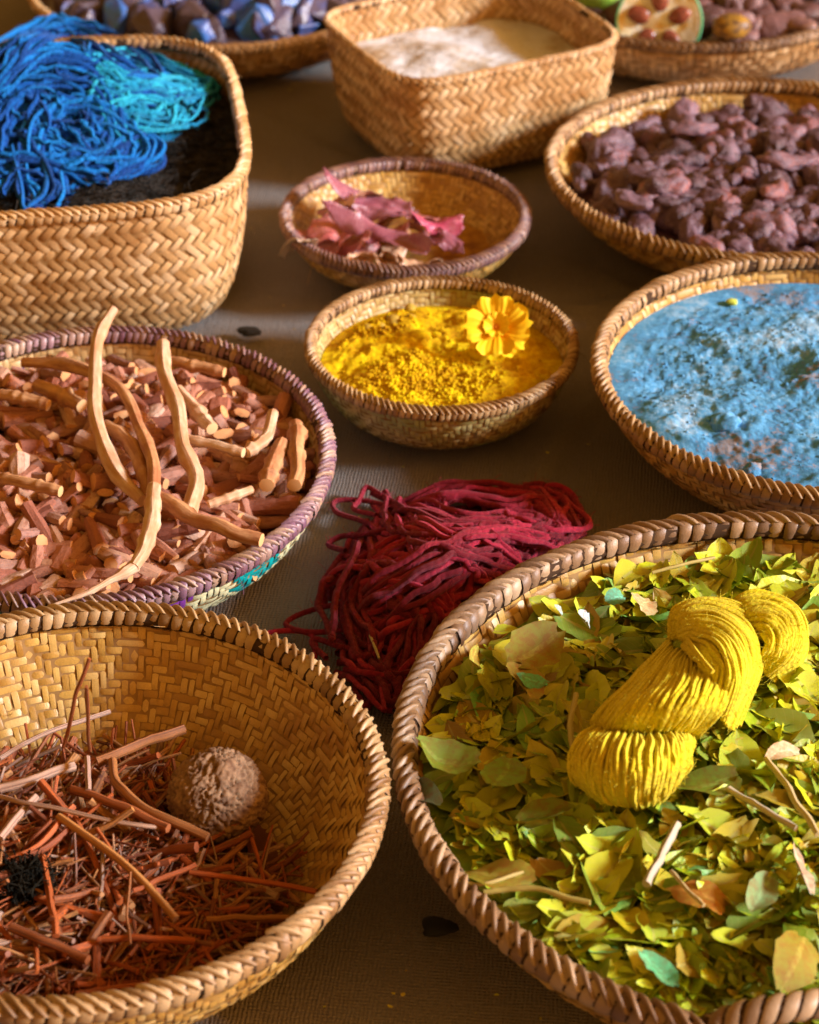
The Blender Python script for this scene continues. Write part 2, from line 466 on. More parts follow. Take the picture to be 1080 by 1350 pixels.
        # loose fibres sticking out
        if loose:
            mb = MB()
            for q in range(loose):
                u = RNG.random()*s.peri; v = s.plen*(1-RNG.random()**2*.6); p0, n0 = s.surf_n(np.array(u), np.array(v)); sg = RNG.choice([1, -1])
                dr = n0*sg*RNG.uniform(.3, 1) + RNG.normal(0, .6, 3); L = RNG.uniform(.004, .013)
                tube(mb, spline([p0+n0*sg*.001, p0+dr*L*.5+n0*sg*.001, p0+dr*L+RNG.normal(0, .002, 3)], 5), np.linspace(.0004, .00012, 5), 3, RNG.random(), cap=False)
            tag(mb.build('loose_fibre', wall_mat, root), kind='stuff')
        if rim_lash: s.rim(lash_mat, rho, lash_w, alt, squash)
        return root

    def rim(s, lash_mat, rho, lash_w, alt=None, squash=1.15, bump=None):
        ph = np.linspace(0, 2*PI, 181)[:-1]; mb = MB()
        o = s.outline(ph); P = np.c_[o, np.full(len(o), s.h)]
        T = np.roll(P, -1, 0) - np.roll(P, 1, 0); T /= np.linalg.norm(T, axis=1)[:, None]
        N = np.stack([T[:, 1], -T[:, 0], np.zeros(len(T))], 1)
        a = np.linspace(0, 2*PI, 9)[:-1]
        V = P[:, None] + rho*.98*(np.cos(a)[None, :, None]*N[:, None] + squash*np.sin(a)[None, :, None]*np.array([0, 0, 1.]))
        i = np.arange(len(P))[:, None]; j = np.arange(8)[None]; i2 = (i+1) % len(P); j2 = (j+1) % 8
        q = np.stack([i*8+j, i*8+j2, i2*8+j2, i2*8+j], -1).reshape(-1, 4)
        mb.add(V.reshape(-1, 3), [q]); mb.build('rim_core', M['rimcore'], s.root)
        cnt = int(round(s.peri/lash_w)); sp = s.peri/cnt
        me = lash_mesh('lashing', sp/rho*.95, sp/rho*1.3); me.materials.append(lash_mat)
        ridge = lash_mesh('ridge', sp/rho*.62, -sp/rho*1.9, 25, 125, .42, 6)
        ridge_v = np.array([v.co[:] for v in ridge.vertices]); rq = np.array([p.vertices[:] for p in ridge.polygons])
        rb = MB()
        for k in range(cnt):
            u = (k+.5)*sp
            phk = float(np.interp(u, s.L, s.ph)); phn = phk+1e-3
            o1 = s.outline(np.array([phk]))[0]; o2 = s.outline(np.array([phn]))[0]
            t = (o2-o1)/np.linalg.norm(o2-o1); nrm = np.array([t[1], -t[0]])
            jr = 1 + random.gauss(0, .045); xs = random.uniform(.88, 1.08)
            if bump: jr *= bump(phk)
            m = Matrix(((t[0]*rho*xs, nrm[0]*rho*jr, 0, o1[0]), (t[1]*rho*xs, nrm[1]*rho*jr, 0, o1[1]), (0, 0, rho*squash*jr, s.h), (0, 0, 0, 1)))
            if k < 300 or cnt <= 300:
                ob = obj('lashing', me, None, s.root); ob.matrix_local = m @ Matrix.Rotation(random.gauss(0, .09), 4, 'Z')
            u2 = u + sp*.5; ph2 = float(np.interp(u2 % s.peri, s.L, s.ph)); oo = s.outline(np.array([ph2]))[0]
            mm = np.array(m); mm[:2, 3] = oo
            W = ridge_v@mm[:3, :3].T + mm[:3, 3]
            rb.add(W, [rq], np.tile([random.random(), 0, 0], (len(W), 1)))
        tag(rb.build('rim_braid', lash_mat, s.root), kind='stuff')

# ------------------------------------------------------------------ the woven bowls
B = {}
B['leaf'] = Basket(.2672, 1.1823, .270, .270, .082, .62, 74, z0=.004)
B['straw'] = Basket(-.2142, 1.1287, .1935, .1935, .094, .50, 72, z0=.004)
B['root'] = Basket(-.262, 1.584, .194, .206, .060, .68, 78, z0=.004)
B['blue'] = Basket(.3686, 1.7019, .2035, .2035, .074, .55, 72, z0=.004)
B['purple'] = Basket(.368, 2.128, .222, .210, .064, .52, 72, z0=.004)
B['yellow'] = Basket(.0289, 1.7741, .1175, .1175, .059, .56, 74, z0=.004)
B['flower'] = Basket(-.0041, 2.0563, .120, .120, .046, .52, 72, z0=.004)
B['tall'] = Basket(-.366, 2.052, .200, .200, .146, .83, 84, n=4.2, rot=math.radians(8), z0=.004)
B['rect'] = Basket(.0665, 2.362, .136, .116, .121, .80, 80, n=5.5, rot=math.radians(27), z0=.004)
B['backl'] = Basket(-.232, 2.690, .235, .232, .056, .7, 78, z0=.004)
B['backr'] = Basket(.343, 2.658, .222, .208, .062, .7, 78, rot=math.radians(10), z0=.004)

B['leaf'].build('woven_bowl', 'largest woven bowl, heaped with dried green leaves under a yellow skein', 'bowl', M['straw'], M['lash_brown'],
                cell=.0075, rho=.0082, lash_w=.0105, vmin_in=.085, loose=40, group='round woven bowls')
def rim_tail(b, pts, rho, lash_w, mat):
    S = spline(np.array([at(*p)[:] for p in pts]), 60) - np.array([b.c[0], b.c[1], b.z0])
    mb = MB(); tube(mb, S, rho*.96, 8); mb.build('rim_overlap', M['rimcore'], b.root)
    L = np.concatenate([[0], np.cumsum(np.linalg.norm(np.diff(S, axis=0), axis=1))]); k = int(L[-1]/lash_w)
    me = lash_mesh('lashing', lash_w/rho*.86, lash_w/rho*2.2, -170, 170, .10); me.materials.append(mat)
    for q in range(k):
        u = (q+.5)*lash_w; p = np.array([np.interp(u, L, S[:, j]) for j in range(3)]); p2 = np.array([np.interp(u+.001, L, S[:, j]) for j in range(3)])
        t = p2-p; t /= np.linalg.norm(t); n_ = np.cross(t, [0, 0, 1]); n_ /= np.linalg.norm(n_); z_ = np.cross(n_, t)
        o = obj('lashing', me, None, b.root); o.matrix_local = Matrix([[t[i]*rho, n_[i]*rho, z_[i]*rho, p[i]] for i in range(3)] + [[0, 0, 0, 1]])
rim_tail(B['leaf'], [(930, 1356, .088), (985, 1338, .100), (1045, 1328, .104), (1110, 1318, .100), (1180, 1300, .088)], .0082, .0105, M['lash_brown'])
B['straw'].build('woven_bowl', 'deep golden woven bowl with reddish twigs and a wrinkled ball inside', 'bowl', M['straw'], M['lash'],
                 cell=.0062, rho=.0072, lash_w=.0088, vmin_in=.02, solo=299, loose=40, group='round woven bowls')
def root_dye(u, v, side):
    """purple and teal triangles on a pale band, outside only"""
    b = np.zeros(len(u)); c = u*13 % 1
    band = (side < 0) & (v > .30)
    tri = np.abs(c-.5)*2
    b = np.where(band, .95, 0)
    b = np.where(band & (tri < (v-.35)/.65*.9), np.where(np.floor(u*13) % 2 == 0, .4, .7), b)
    return b
B['root'].build('woven_bowl', 'woven bowl with purple rim and teal pattern, full of chopped roots', 'bowl', M['straw_dye'], M['lash_purple'],
                cell=.0060, rho=.0064, lash_w=.0066, vmin_in=.05, dye=root_dye, loose=20, group='round woven bowls')
B['blue'].build('woven_bowl', 'tan woven bowl holding lumpy sky-blue powder', 'bowl', M['straw'], M['lash'],
                cell=.0062, rho=.0068, lash_w=.0080, vmin_in=.06, loose=20, group='round woven bowls')
B['purple'].build('woven_bowl', 'tan woven bowl full of knobbly purple-brown lumps', 'bowl', M['straw'], M['lash'],
                  cell=.0064, rho=.0066, lash_w=.0078, vmin_in=.04, loose=20, group='round woven bowls')
B['yellow'].build('woven_bowl', 'small greenish tan bowl of yellow powder with an orange flower', 'bowl', M['straw_green'], M['lash'],
                  cell=.0052, rho=.0052, lash_w=.0054, vmin_in=.03, loose=12, group='round woven bowls')
B['flower'].build('woven_bowl', 'small woven bowl with dusky mauve rim, partly filled with pink onion skins', 'bowl', M['straw'], M['lash_mauve'],
                  cell=.0056, rho=.0056, lash_w=.0052, vmin_in=.0, loose=12, group='round woven bowls')
B['tall'].build('woven_basket', 'tall square-cornered pale basket holding tangled blue yarn', 'basket', M['straw_pale'], M['straw_pale'],
                cell=.0084, rho=.0058, lash_w=.0082, style='diag', vmin_in=.02, solo=299, loose=60)
B['rect'].build('woven_basket', 'four-sided plaited basket with chalky white powder, behind the onion-skin bowl', 'basket', M['straw_pale'], M['straw_pale'],
                cell=.0084, rho=.0036, lash_w=.0085, style='diag', vmin_in=.01, solo=299, loose=40)
B['backl'].build('woven_tray', 'shallow woven tray of dark blue-grey stones at the back', 'tray', M['straw_pale'], M['straw_pale'],
                 cell=.009, rho=.0050, lash_w=.0085, vmin_in=.03)
B['backr'].build('woven_tray', 'greyish woven tray with a halved green fruit and dark pods', 'tray', M['straw_pale'], M['lash_brown'],
                 cell=.009, rho=.0050, lash_w=.0085, vmin_in=.03)

# ------------------------------------------------------------------ heaps
def heap_z(b, x, y, f0, dome, seed=1, amp=.004, fr=18):
    """world height of the contents of basket b at world x,y; f0 level as a share of its height at the wall"""
    X = x - b.c[0]; Y = y - b.c[1]; r = np.hypot(X, Y)/((b.ax+b.ay)/2)
    z = b.z0 + b.h*f0 + dome*(1-np.clip(r/b.r_at(b.h*f0), 0, 1)**2) + amp*fbm(x*fr, y*fr, 3, seed)
    return z
def bed(b, zf, mat, name, f0, NR=60, NA=160, rnd=None, scale=None, tagd=None, mb=None, colf=None, rim_in=.0026):
    """disc of contents meeting the wall, with a closed underside"""
    ph = np.linspace(0, 2*PI, NA, endpoint=False); o = b.outline(ph)
    rs = np.linspace(0, 1, NR)[:, None]; k = b.r_at(b.h*f0) if scale is None else scale
    P = o[None]*rs[..., None]*k; Xw = P[..., 0]+b.c[0]; Yw = P[..., 1]+b.c[1]
    Z = zf(Xw, Yw)
    # push outwards row so it meets the wall exactly at its own height
    sc = np.interp(Z - b.z0, *(lambda t: (b.prof(t)[1], b.prof(t)[0]))(np.linspace(0, 1, 200)))
    R = (b.ax+b.ay)/2
    f = 1 + rs**6*((sc - rim_in/R)/k - 1)
    Xw = b.c[0] + P[..., 0]*f; Yw = b.c[1] + P[..., 1]*f
    V = np.stack([Xw, Yw, Z], -1).reshape(-1, 3)
    i = np.arange(NR-1)[:, None]*NA; j = np.arange(NA)[None]; j2 = (j+1) % NA
    q = np.stack([i+j, i+NA+j, i+NA+j2, i+j2], -1).reshape(-1, 4)
    D = np.zeros((len(V), 3)) if colf is None else colf(V)
    if mb is None:
        m_ = MB(); m_.add(V, [q], D); o = m_.build(name, mat)
        if tagd: tag(o, **tagd)
        return o
    mb.add(V, [q], D)

def rand_rot(tilt):
    """random heading, tilted by about tilt radians"""
    return Matrix.Rotation(random.uniform(0, 2*PI), 4, 'Z') @ Matrix.Rotation(random.gauss(0, tilt), 4, 'X') @ Matrix.Rotation(random.gauss(0, tilt), 4, 'Y')
def arrs(me):
    V = np.array([v.co[:] for v in me.vertices])
    F = {}
    for p in me.polygons: F.setdefault(len(p.vertices), []).append(p.vertices[:])
    D = np.ones((len(V), 4), np.float32); me.attributes['data'].data.foreach_get('color', D.ravel()) if 'data' in me.attributes else None
    if 'data' in me.attributes:
        buf = np.empty(len(V)*4, np.float32); me.attributes['data'].data.foreach_get('color', buf); D = buf.reshape(-1, 4)
    return V, [np.array(f) for f in F.values()], D[:, :3].astype(float)
def xf(V, m): m = np.array(m); return V@m[:3, :3].T + m[:3, 3]
def scatter(b, variants, mat, count, top, zf, kr, size, tilt, name, tags, stuffname, stufftags, layers, lift=.0, keep_out=(), solo_max=300, bedmat=None, f0=.5, reach=.5, labeller=None):
    """count pieces in the basket; the solo_max best seen become objects, the others one mesh"""
    A = [arrs(v) for v in variants]; items = []
    R = (b.ax+b.ay)/2
    for k in range(count):
        for _ in range(40):
            a = random.uniform(0, 2*PI); r = math.sqrt(random.random())*kr
            o = b.outline(np.array([a]))[0]*r; x, y = b.c + o
            lv = random.random(); s = random.uniform(*size)
            z = float(zf(np.array(x), np.array(y))) - layers*(1-lv)**1.0 + lift
            lim = b.r_at(min(max(z-b.z0, 0), b.h)) - (reach*s + .004)/R
            if all(math.hypot(x-q[0], y-q[1]) > q[2] for q in keep_out) and r < lim: break
        else: continue
        vi = random.randrange(len(variants)); m = Matrix.Translation((x, y, z)) @ rand_rot(tilt) @ Matrix.Scale(s, 4)
        px, py, dd = project(np.array([x, y, z])); vis = (-15 < px < 1095) and (-15 < py < 1365)
        items.append((lv if vis else -1, vi, m, s))
    items.sort(key=lambda t: -t[0])
    mb = MB()
    for k, (lv, vi, m, s) in enumerate(items):
        if k < solo_max and lv >= 0:
            me = variants[vi]
            if not me.materials: me.materials.append(mat)
            rv = random.random(); ob = obj(name, me, None, rnd=rv); ob.matrix_world = m; tag(ob, **tags)
            if labeller: ob['label'] = labeller(rv, (s-size[0])/(size[1]-size[0]), vi, m.translation)
        else:
            V, F, D = A[vi]; D = D.copy(); D[:, 0] = (D[:, 0] + random.random()) % 1
            mb.add(xf(V, m), F, D)
    return mb

def place(p, marks, default):
    """name the landmark nearest to point p in the photograph"""
    X, Y, _ = project(np.array(p[:])); best = min(marks, key=lambda q: math.hypot(X-q[0], (Y-q[1])*1.2)/q[2])
    return best[3]
def band(v, words):
    return words[min(int(v*len(words)), len(words)-1)]
LM_LEAF = [(560, 960, 1, 'by the left rim'), (600, 1120, 1, 'by the lower left rim'), (690, 820, 1, 'at the upper left of the heap'), (830, 740, 1, 'by the back rim'), (1010, 740, 1, 'by the back rim at the far right'),
           (700, 960, 1, 'left of the yellow skein'), (800, 830, 1, 'behind the yellow skein'), (830, 1080, 1, 'just in front of the yellow skein'), (980, 1010, 1, 'right of the yellow skein'), (1050, 1100, 1, 'at the right edge of the photo'),
           (740, 1200, 1, 'in the front left of the heap'), (870, 1230, 1, 'by the slim emerald leaf'), (980, 1290, 1, 'by the front rim'), (960, 1140, 1, 'between the silvery stick and the right edge')]
def lab_leaf(v, s_, vi, p):
    tone = ('dark green', 'olive green', 'yellow-olive', 'ochre-brown', 'golden', 'rust-brown', 'teal-tinged')[int(np.searchsorted([.13, .36, .58, .73, .85, .95], v))]
    return f"{band(s_, ['small', 'middling', 'large'])} {tone} {'whole' if vi % 3 == 0 else 'torn'} dried leaf {place(p, LM_LEAF, '')}"
LM_ROOT = [(30, 490, 1, 'at the back left of the purple-rimmed bowl'), (170, 480, 1, 'behind the tall curved roots'), (290, 490, 1, 'by the back right of the purple rim'), (370, 540, 1, 'by the right side of the purple rim'),
           (60, 580, 1, 'left of the tall curved roots'), (20, 680, 1, 'at the left edge of the photo'), (90, 700, 1, 'in the front left of the root heap'), (300, 620, 1, 'right of the blunt standing root'), (160, 640, 1, 'amid the long roots'),
           (270, 740, 1, 'by the front of the purple rim'), (140, 770, 1, 'under the thin root tail'), (300, 560, 1, 'in the right middle of the root heap')]
def lab_root(v, s_, vi, p):
    return f"{band(s_, ['thin', 'middling', 'stout'])} {band(v, ['dark reddish', 'reddish-brown', 'orange-brown', 'pale tan'])} chopped root {place(p, LM_ROOT, '')}"
LM_TWIG = [(30, 960, 1, 'at the back left of the twig heap'), (120, 960, 1, 'under the leaning tall twigs'), (210, 1000, 1, 'left of the wrinkled ball'), (270, 1130, 1, 'in front of the wrinkled ball'), (350, 1130, 1, 'right of the wrinkled ball'),
           (60, 1070, 1, 'beside the long pinkish stick'), (60, 1180, 1, 'near the dark moss tuft'), (160, 1150, 1, 'in the middle of the twig heap'), (160, 1260, 1, 'near the front wall of the twig bowl'), (330, 1210, 1, 'near the front right wall of the twig bowl'), (20, 1270, 1, 'at the front left of the twig bowl')]
def lab_twig(v, s_, vi, p):
    return f"{band(s_, ['short', 'middling', 'long'])} {band(v, ['dark brown', 'orange-red', 'reddish-brown', 'golden-brown', 'greyish'])} twig {place(p, LM_TWIG, '')}"
LM_LUMP = [(775, 240, 1, 'by the left wall of its bowl'), (800, 190, 1, 'at the upper left of the lump heap'), (880, 160, 1, 'at the back of the lump heap'), (1000, 160, 1, 'at the back right of the lump heap'), (870, 210, 1, 'behind the largest mauve lump'),
           (960, 280, 1, 'right of and below the largest mauve lump'), (860, 300, 1, 'in front of the largest mauve lump'), (1050, 300, 1, 'at the right edge of the photo'), (970, 220, 1, 'between the largest and the ribbed lump'), (930, 325, 1, 'by the front rim of the lump bowl')]
def lab_lump(v, s_, vi, p):
    return f"{band(s_, ['small', 'middling', 'large'])} {band(v, ['dark', 'plum', 'mauve-brown'])} knobbly lump {place(p, LM_LUMP, '')}"
LM_STONE = [(140, 20, 1, 'above the blue yarn'), (220, 20, 1, 'behind the tall basket'), (300, 20, 1, 'in the middle of the stone tray'), (380, 15, 1, 'at the right of the stone tray'), (330, 50, 1, 'by the front rim of the stone tray')]
def lab_stone(v, s_, vi, p):
    return f"{band(s_, ['small', 'middling', 'large'])} {band(v, ['greyish', 'dull violet', 'bright blue'])} angular stone {place(p, LM_STONE, '')}"
LM_POD = [(940, 40, 1, 'right beside the halved fruit'), (990, 20, 1, 'in the middle of the pod tray'), (1050, 20, 1, 'at the right end of the pod tray'), (970, 60, 1, 'by the front rim of the pod tray')]
def lab_pod(v, s_, vi, p):
    return f"{band(s_, ['small', 'middling', 'large'])} {band(v, ['blackish', 'purplish', 'brown'])} dried pod {place(p, LM_POD, '')}"

# ---- leaves
n = NT('dried_leaf')
R_ = n.rnd()
c = n.ramp(R_, [(0, (.15, .25, .008)), (.25, (.30, .42, .008)), (.50, (.60, .65, .014)), (.66, (.45, .47, .010)), (.80, (.50, .42, .012)), (.91, (.30, .18, .010)), (.96, (.22, .40, .02)), (1, (.18, .46, .12))])
mid = n.data()[1]
sv = n.math('SINE', n.math('MULTIPLY', n.math('ADD', n.data()[2], n.math('MULTIPLY', mid, .22)), 62.))
vein = n.math('MAXIMUM', n.math('GREATER_THAN', mid, .90), n.math('MULTIPLY', n.math('GREATER_THAN', sv, .93), .4))
c = n.mix(n.math('MULTIPLY', vein, .55), c, (.45, .42, .12))
c = n.mix(n.ramp(n.noise(60, 4, .6), [(.5, (0, 0, 0)), (.8, (.5, .5, .5))]), c, (.30, .19, .012))
n.bump(n.noise(220, 4, .6), .6, .0012)
M['leaf'] = n.fin(c, .45, .45)
def leaf_mesh(seed, L=1., W=.42, clip=None):
    rg = np.random.default_rng(seed); nu, nv = 9, 5
    u = np.linspace(0, 1, nu); pw = rg.uniform(.75, 1.1)
    w = W*np.sin(PI*u**pw)**.75*.5 + .004
    bend = rg.uniform(-.6, .9); fold = rg.uniform(-.1, .7); tw = rg.uniform(-1.2, 1.2); curv = rg.uniform(-.12, .12)
    if clip: u0, u1 = clip; sel = np.linspace(u0, u1, nu); w = np.interp(sel, u, w); u = sel
    V = []; D = []
    for k in range(nu):
        for j in range(nv):
            t = (j-(nv-1)/2)/((nv-1)/2)
            edge = 1 + (rg.normal(0, .07) if abs(t) > .9 else 0)
            x = (u[k]-.5)*L + (rg.normal(0, .035) if (clip and k in (0, nu-1)) else 0); y = t*w[k]*edge + curv*math.sin(PI*u[k])
            z = bend*((u[k]-.5)**2)*L + fold*abs(t)*w[k] + tw*t*w[k]*(u[k]-.5) + rg.normal(0, .014)
            V.append((x, y, z)); D.append((0, 1-abs(t), u[k]))
    q = [(k*nv+j, k*nv+j+1, (k+1)*nv+j+1, (k+1)*nv+j) for k in range(nu-1) for j in range(nv-1)]
    return mesh_np('dried_leaf', V, [q], np.array(D))
LV = [leaf_mesh(k, W=random.uniform(.30, .54), clip=(None if k % 3 == 0 else random.choice([(0, .7), (.2, 1), (.3, 1), (.05, .75), (.1, .92)]))) for k in range(18)]
for me in LV: me.materials.append(M['leaf'])
n = NT('stalk'); M['stalk'] = n.fin(n.ramp(n.rnd(), [(0, (.35, .30, .06)), (.5, (.42, .34, .14)), (1, (.40, .36, .28))]), .5, .4)
bl = B['leaf']
zleaf = lambda x, y: heap_z(bl, x, y, .82, .020, 4, .006, 14)
leafgroup = 'dried leaves in the largest bowl'
mb = scatter(bl, LV, M['leaf'], 3600, 300, zleaf, .95, (.024, .062), .26, 'dried_leaf',
             dict(label='dried olive-green leaf lying in the heap in the largest bowl', cat='leaf', group=leafgroup), None, None, .017, solo_max=278, reach=.38, labeller=lab_leaf)
bed(bl, lambda x, y: zleaf(x, y)-.011, None, None, .82, mb=mb)
# crumbs and thin stalks in the heap
for k in range(900):
    a = random.uniform(0, 2*PI); r = math.sqrt(random.random())*.90*bl.ax; x = bl.c[0]+r*math.cos(a); y = bl.c[1]+r*math.sin(a)
    z = float(zleaf(np.array(x), np.array(y))) + random.uniform(-.004, .002); V, F, D = arrs(LV[k % 18]) if k < 18 else AA[k % 18]
    if k < 18:
        AA = globals().setdefault('AA', []); AA.append((V, F, D))
    D = D.copy(); D[:, 0] = random.random()
    mb.add(xf(V, Matrix.Translation((x, y, z)) @ rand_rot(.5) @ Matrix.Scale(random.uniform(.006, .014), 4)), F, D)
tag(mb.build('dried_leaves', M['leaf']), 'deep bed of crushed olive leaves filling the largest bowl', 'leaves', kind='stuff')

def px_tube(name, pts, mat, r, sides=7, n_=None, label=None, cat=None, group=None, jag=.06, rnd=0., knots=0, parent=None, b=0., z_of=None):
    """a stick or root through pixel points (px,py,z)"""
    P = [at(p[0], p[1], p[2]) for p in pts]
    n_ = n_ or max(6, 5*len(P)); S = spline([p[:] for p in P], n_)
    t = np.linspace(0, 1, n_); rr = np.interp(t, np.linspace(0, 1, len(r)), r) if not np.isscalar(r) else np.full(n_, r)
    if knots:
        for k in range(knots):
            c0 = random.uniform(.1, .9); rr = rr*(1+.24*np.exp(-((t-c0)/.04)**2))
    org = S[0].copy(); S = S - org
    wob = spline(np.vstack([np.zeros(3), RNG.normal(0, min(np.mean(rr)*.35, .007*np.linalg.norm(S[-1]-S[0])), (4, 3)), np.zeros(3)]), n_); S = S + wob
    mb = MB(); tube(mb, S, rr, sides, rnd, jag=jag, seed=len(bpy.data.objects), b=b)
    o = mb.build(name, mat, parent); o.location = org
    return tag(o, label, cat, group)
# single leaves and stalks one can point at
def px_leaf(px, py, z, L, ang, label, col, tilt=(.1, .1), W=.45, name='dried_leaf', clip=None, seed=50, mat=None):
    me = leaf_mesh(seed, W=W, clip=clip or (.04, .93)); p = at(px, py, z-.003)
    o = obj(name, me, mat or leaf_col(col)); o.matrix_world = Matrix.Translation(p) @ Matrix.Rotation(math.radians(ang), 4, 'Z') @ Matrix.Rotation(tilt[0], 4, 'X') @ Matrix.Rotation(tilt[1], 4, 'Y') @ Matrix.Scale(L, 4)
    return tag(o, label, 'leaf', 'single leaves on top of the heap')
_lc = {}
def leaf_col(col):
    if col in _lc: return _lc[col]
    n = NT('leaf_tone'); c = n.mix(n.math('MULTIPLY', n.math('GREATER_THAN', n.data()[1], .88), .4), col, tuple(min(1, v*1.8+.06) for v in col))
    c = n.mix(n.ramp(n.noise(9, 5, .65), [(.42, (0, 0, 0)), (.62, (.8, .8, .8))]), c, (col[0]*.9+.03, col[1]*.5, col[2]*.4)); n.bump(n.noise(260, 3), .5, .001)
    _lc[col] = n.fin(c, .5, .35); return _lc[col]
ZL = .094
px_leaf(705, 858, ZL+.004, .052, 40, 'large olive-yellow leaf with a pale midrib near the back rim of the largest bowl', (.24, .22, .012), (.3, -.2), .75, seed=61)
px_leaf(690, 905, ZL+.004, .046, 95, 'broad bright olive leaf left of the small teal leaf', (.28, .24, .02), (.5, .1), .7, seed=62, clip=(.1, 1))
px_leaf(768, 816, ZL+.010, .020, 70, 'small icy blue-white leaf chip standing in the leaf heap', (.45, .62, .62), (.9, .3), .8, seed=63)
px_leaf(738, 805, ZL+.008, .014, 90, 'tiny pale turquoise leaf scrap left of the icy chip', (.40, .62, .55), (.9, .1), .7, seed=64)
px_leaf(852, 800, ZL+.008, .028, 60, 'cream and tan curled leaf behind the yellow skein', (.52, .47, .22), (.4, .3), .8, seed=65, clip=(.1, .9))
px_leaf(702, 897, ZL+.007, .024, -20, 'small teal leaf flat among yellow ones', (.10, .42, .22), (.1, .2), .6, seed=66)
px_leaf(812, 788, ZL+.006, .018, 20, 'small mint-green leaf near the back rim', (.12, .48, .30), (.5, .1), .8, seed=67)
px_leaf(865, 1285, ZL+.004, .036, -52, 'slim emerald leaf near the front rim of the largest bowl', (.11, .48, .22), (-.1, .1), .42, seed=68)
px_leaf(1002, 1180, ZL+.006, .045, 62, 'long rounded grey-green leaf at the right side of the heap', (.20, .33, .13), (.3, .1), .45, seed=69)
px_leaf(935, 1040, ZL+.004, .056, 28, 'large flat dark green leaf just below the skein', (.12, .18, .012), (-.15, .1), .62, seed=70)
px_leaf(720, 1075, ZL+.004, .040, 15, 'rounded green leaf with an orange edge left of centre', (.15, .21, .012), (-.3, -.1), .7, seed=71)
px_leaf(930, 1185, ZL+.004, .046, -30, 'orange-brown broken leaf in the front of the heap', (.36, .20, .02), (-.1, .1), .6, seed=72, clip=(0, .8))
px_leaf(660, 1150, ZL+.003, .052, -20, 'yellow-olive broad leaf near the left rim', (.26, .24, .02), (-.1, -.2), .6, seed=73)
px_leaf(1055, 1150, ZL+.010, .055, 85, 'ragged whitish leaf fragment standing near the right edge', (.50, .50, .36), (.9, .2), .28, seed=74)
px_leaf(1035, 995, ZL+.008, .030, 25, 'cream flaky scrap beside the skein', (.62, .55, .34), (.3, .2), .45, seed=75)
px_leaf(590, 1000, ZL+.0, .050, -15, 'plain mid-green leaf close to the left rim of the largest bowl', (.16, .22, .015), (0, .2), .65, seed=76)
px_leaf(660, 1020, ZL+.002, .046, 70, 'bright grass-green leaf with crinkled edge', (.16, .30, .02), (0, .2), .65, seed=77)
px_leaf(622, 870, ZL+.003, .034, 80, 'narrow yellow upright leaf near the back left rim', (.45, .45, .06), (.9, .2), .4, seed=78)
px_leaf(560, 1048, ZL-.002, .040, -50, 'dull slate-green leaf tucked against the left rim', (.10, .16, .09), (.2, -.4), .6, seed=79)
px_leaf(1055, 1260, ZL+.006, .060, 65, 'large golden-olive leaf at the lower right corner', (.28, .25, .02), (.5, .1), .5, seed=80)
for a in [((960, 1040, .092), (1005, 1066, .095), (1050, 1092, .097), .0022, 'grey dry stalk pointing to the right edge of the heap', .9),
          ((893, 1086, .100), (872, 1128, .096), (852, 1166, .094), .0030, 'short silvery stick below the yellow skein', .95),
          ((638, 1176, .088), (700, 1172, .092), (778, 1190, .094), .0018, 'golden leaf stalk curving across the front left of the heap', .1),
          ((885, 1148, .098), (905, 1172, .1), (928, 1194, .1), .0013, 'thin cream stalk beside the silvery stick', .6),
          ((1010, 1000, .095), (1045, 1050, .1), (1078, 1100, .1), .0022, 'pale stalk running down the right edge of the heap', .6),
          ((860, 755, .088), (900, 745, .09), (942, 735, .09), .0014, 'thin yellow stalk lying near the back rim', .2),
          ((755, 985, .092), (752, 950, .096), (760, 915, .098), .0022, 'lime green stalk standing left of the skein', .12),
          ((590, 1160, .085), (640, 1165, .09), (690, 1150, .09), .0014, 'short brown-yellow stalk near the left rim', .3)]:
    px_tube('leaf_stalk', [(q[0], q[1], q[2]+.007) for q in a[:3]], M['stalk'], a[3], label=a[4], cat='stalk', rnd=a[5], jag=.1)

# ---- twisted yellow skein
def yarn_mat(name, c0, c1, c2, rough=.9, sheen=.35, stint=(1, 1, 1), ply=1.):
    n = NT(name); d = n.data()
    c = n.ramp(n.math('ADD', n.math('MULTIPLY', d[0], .7), n.math('MULTIPLY', n.noise(30, 3, .6, n.wpos()), .45)), [(.1, c0), (.5, c1), (.95, c2)])
    ph = n.math('ADD', n.math('MULTIPLY', d[1], 95*ply), n.math('MULTIPLY', d[2], 4*PI))
    wv = n.math('SINE', ph)
    c = n.mix(n.math('MULTIPLY', n.math('LESS_THAN', wv, -.55), .22), c, n.mix(1., c, (.5, .45, .4), 'MULTIPLY'))
    n.bump(n.math('ADD', n.math('MULTIPLY', wv, .55), n.math('MULTIPLY', n.noise(1500, 3, .6, n.wpos()), 3.)), .8, .0006)
    m = n.fin(c, rough, .15); n.b.inputs['Sheen Weight'].default_value = sheen; n.b.inputs['Sheen Roughness'].default_value = .6
    n.b.inputs['Sheen Tint'].default_value = (*stint, 1); return m
M['yarn_yellow'] = yarn_mat('yarn_yellow', (.68, .52, .004), (.78, .66, .008), (.84, .74, .03), stint=(1, .9, .3), ply=1.5)
hk = MB()
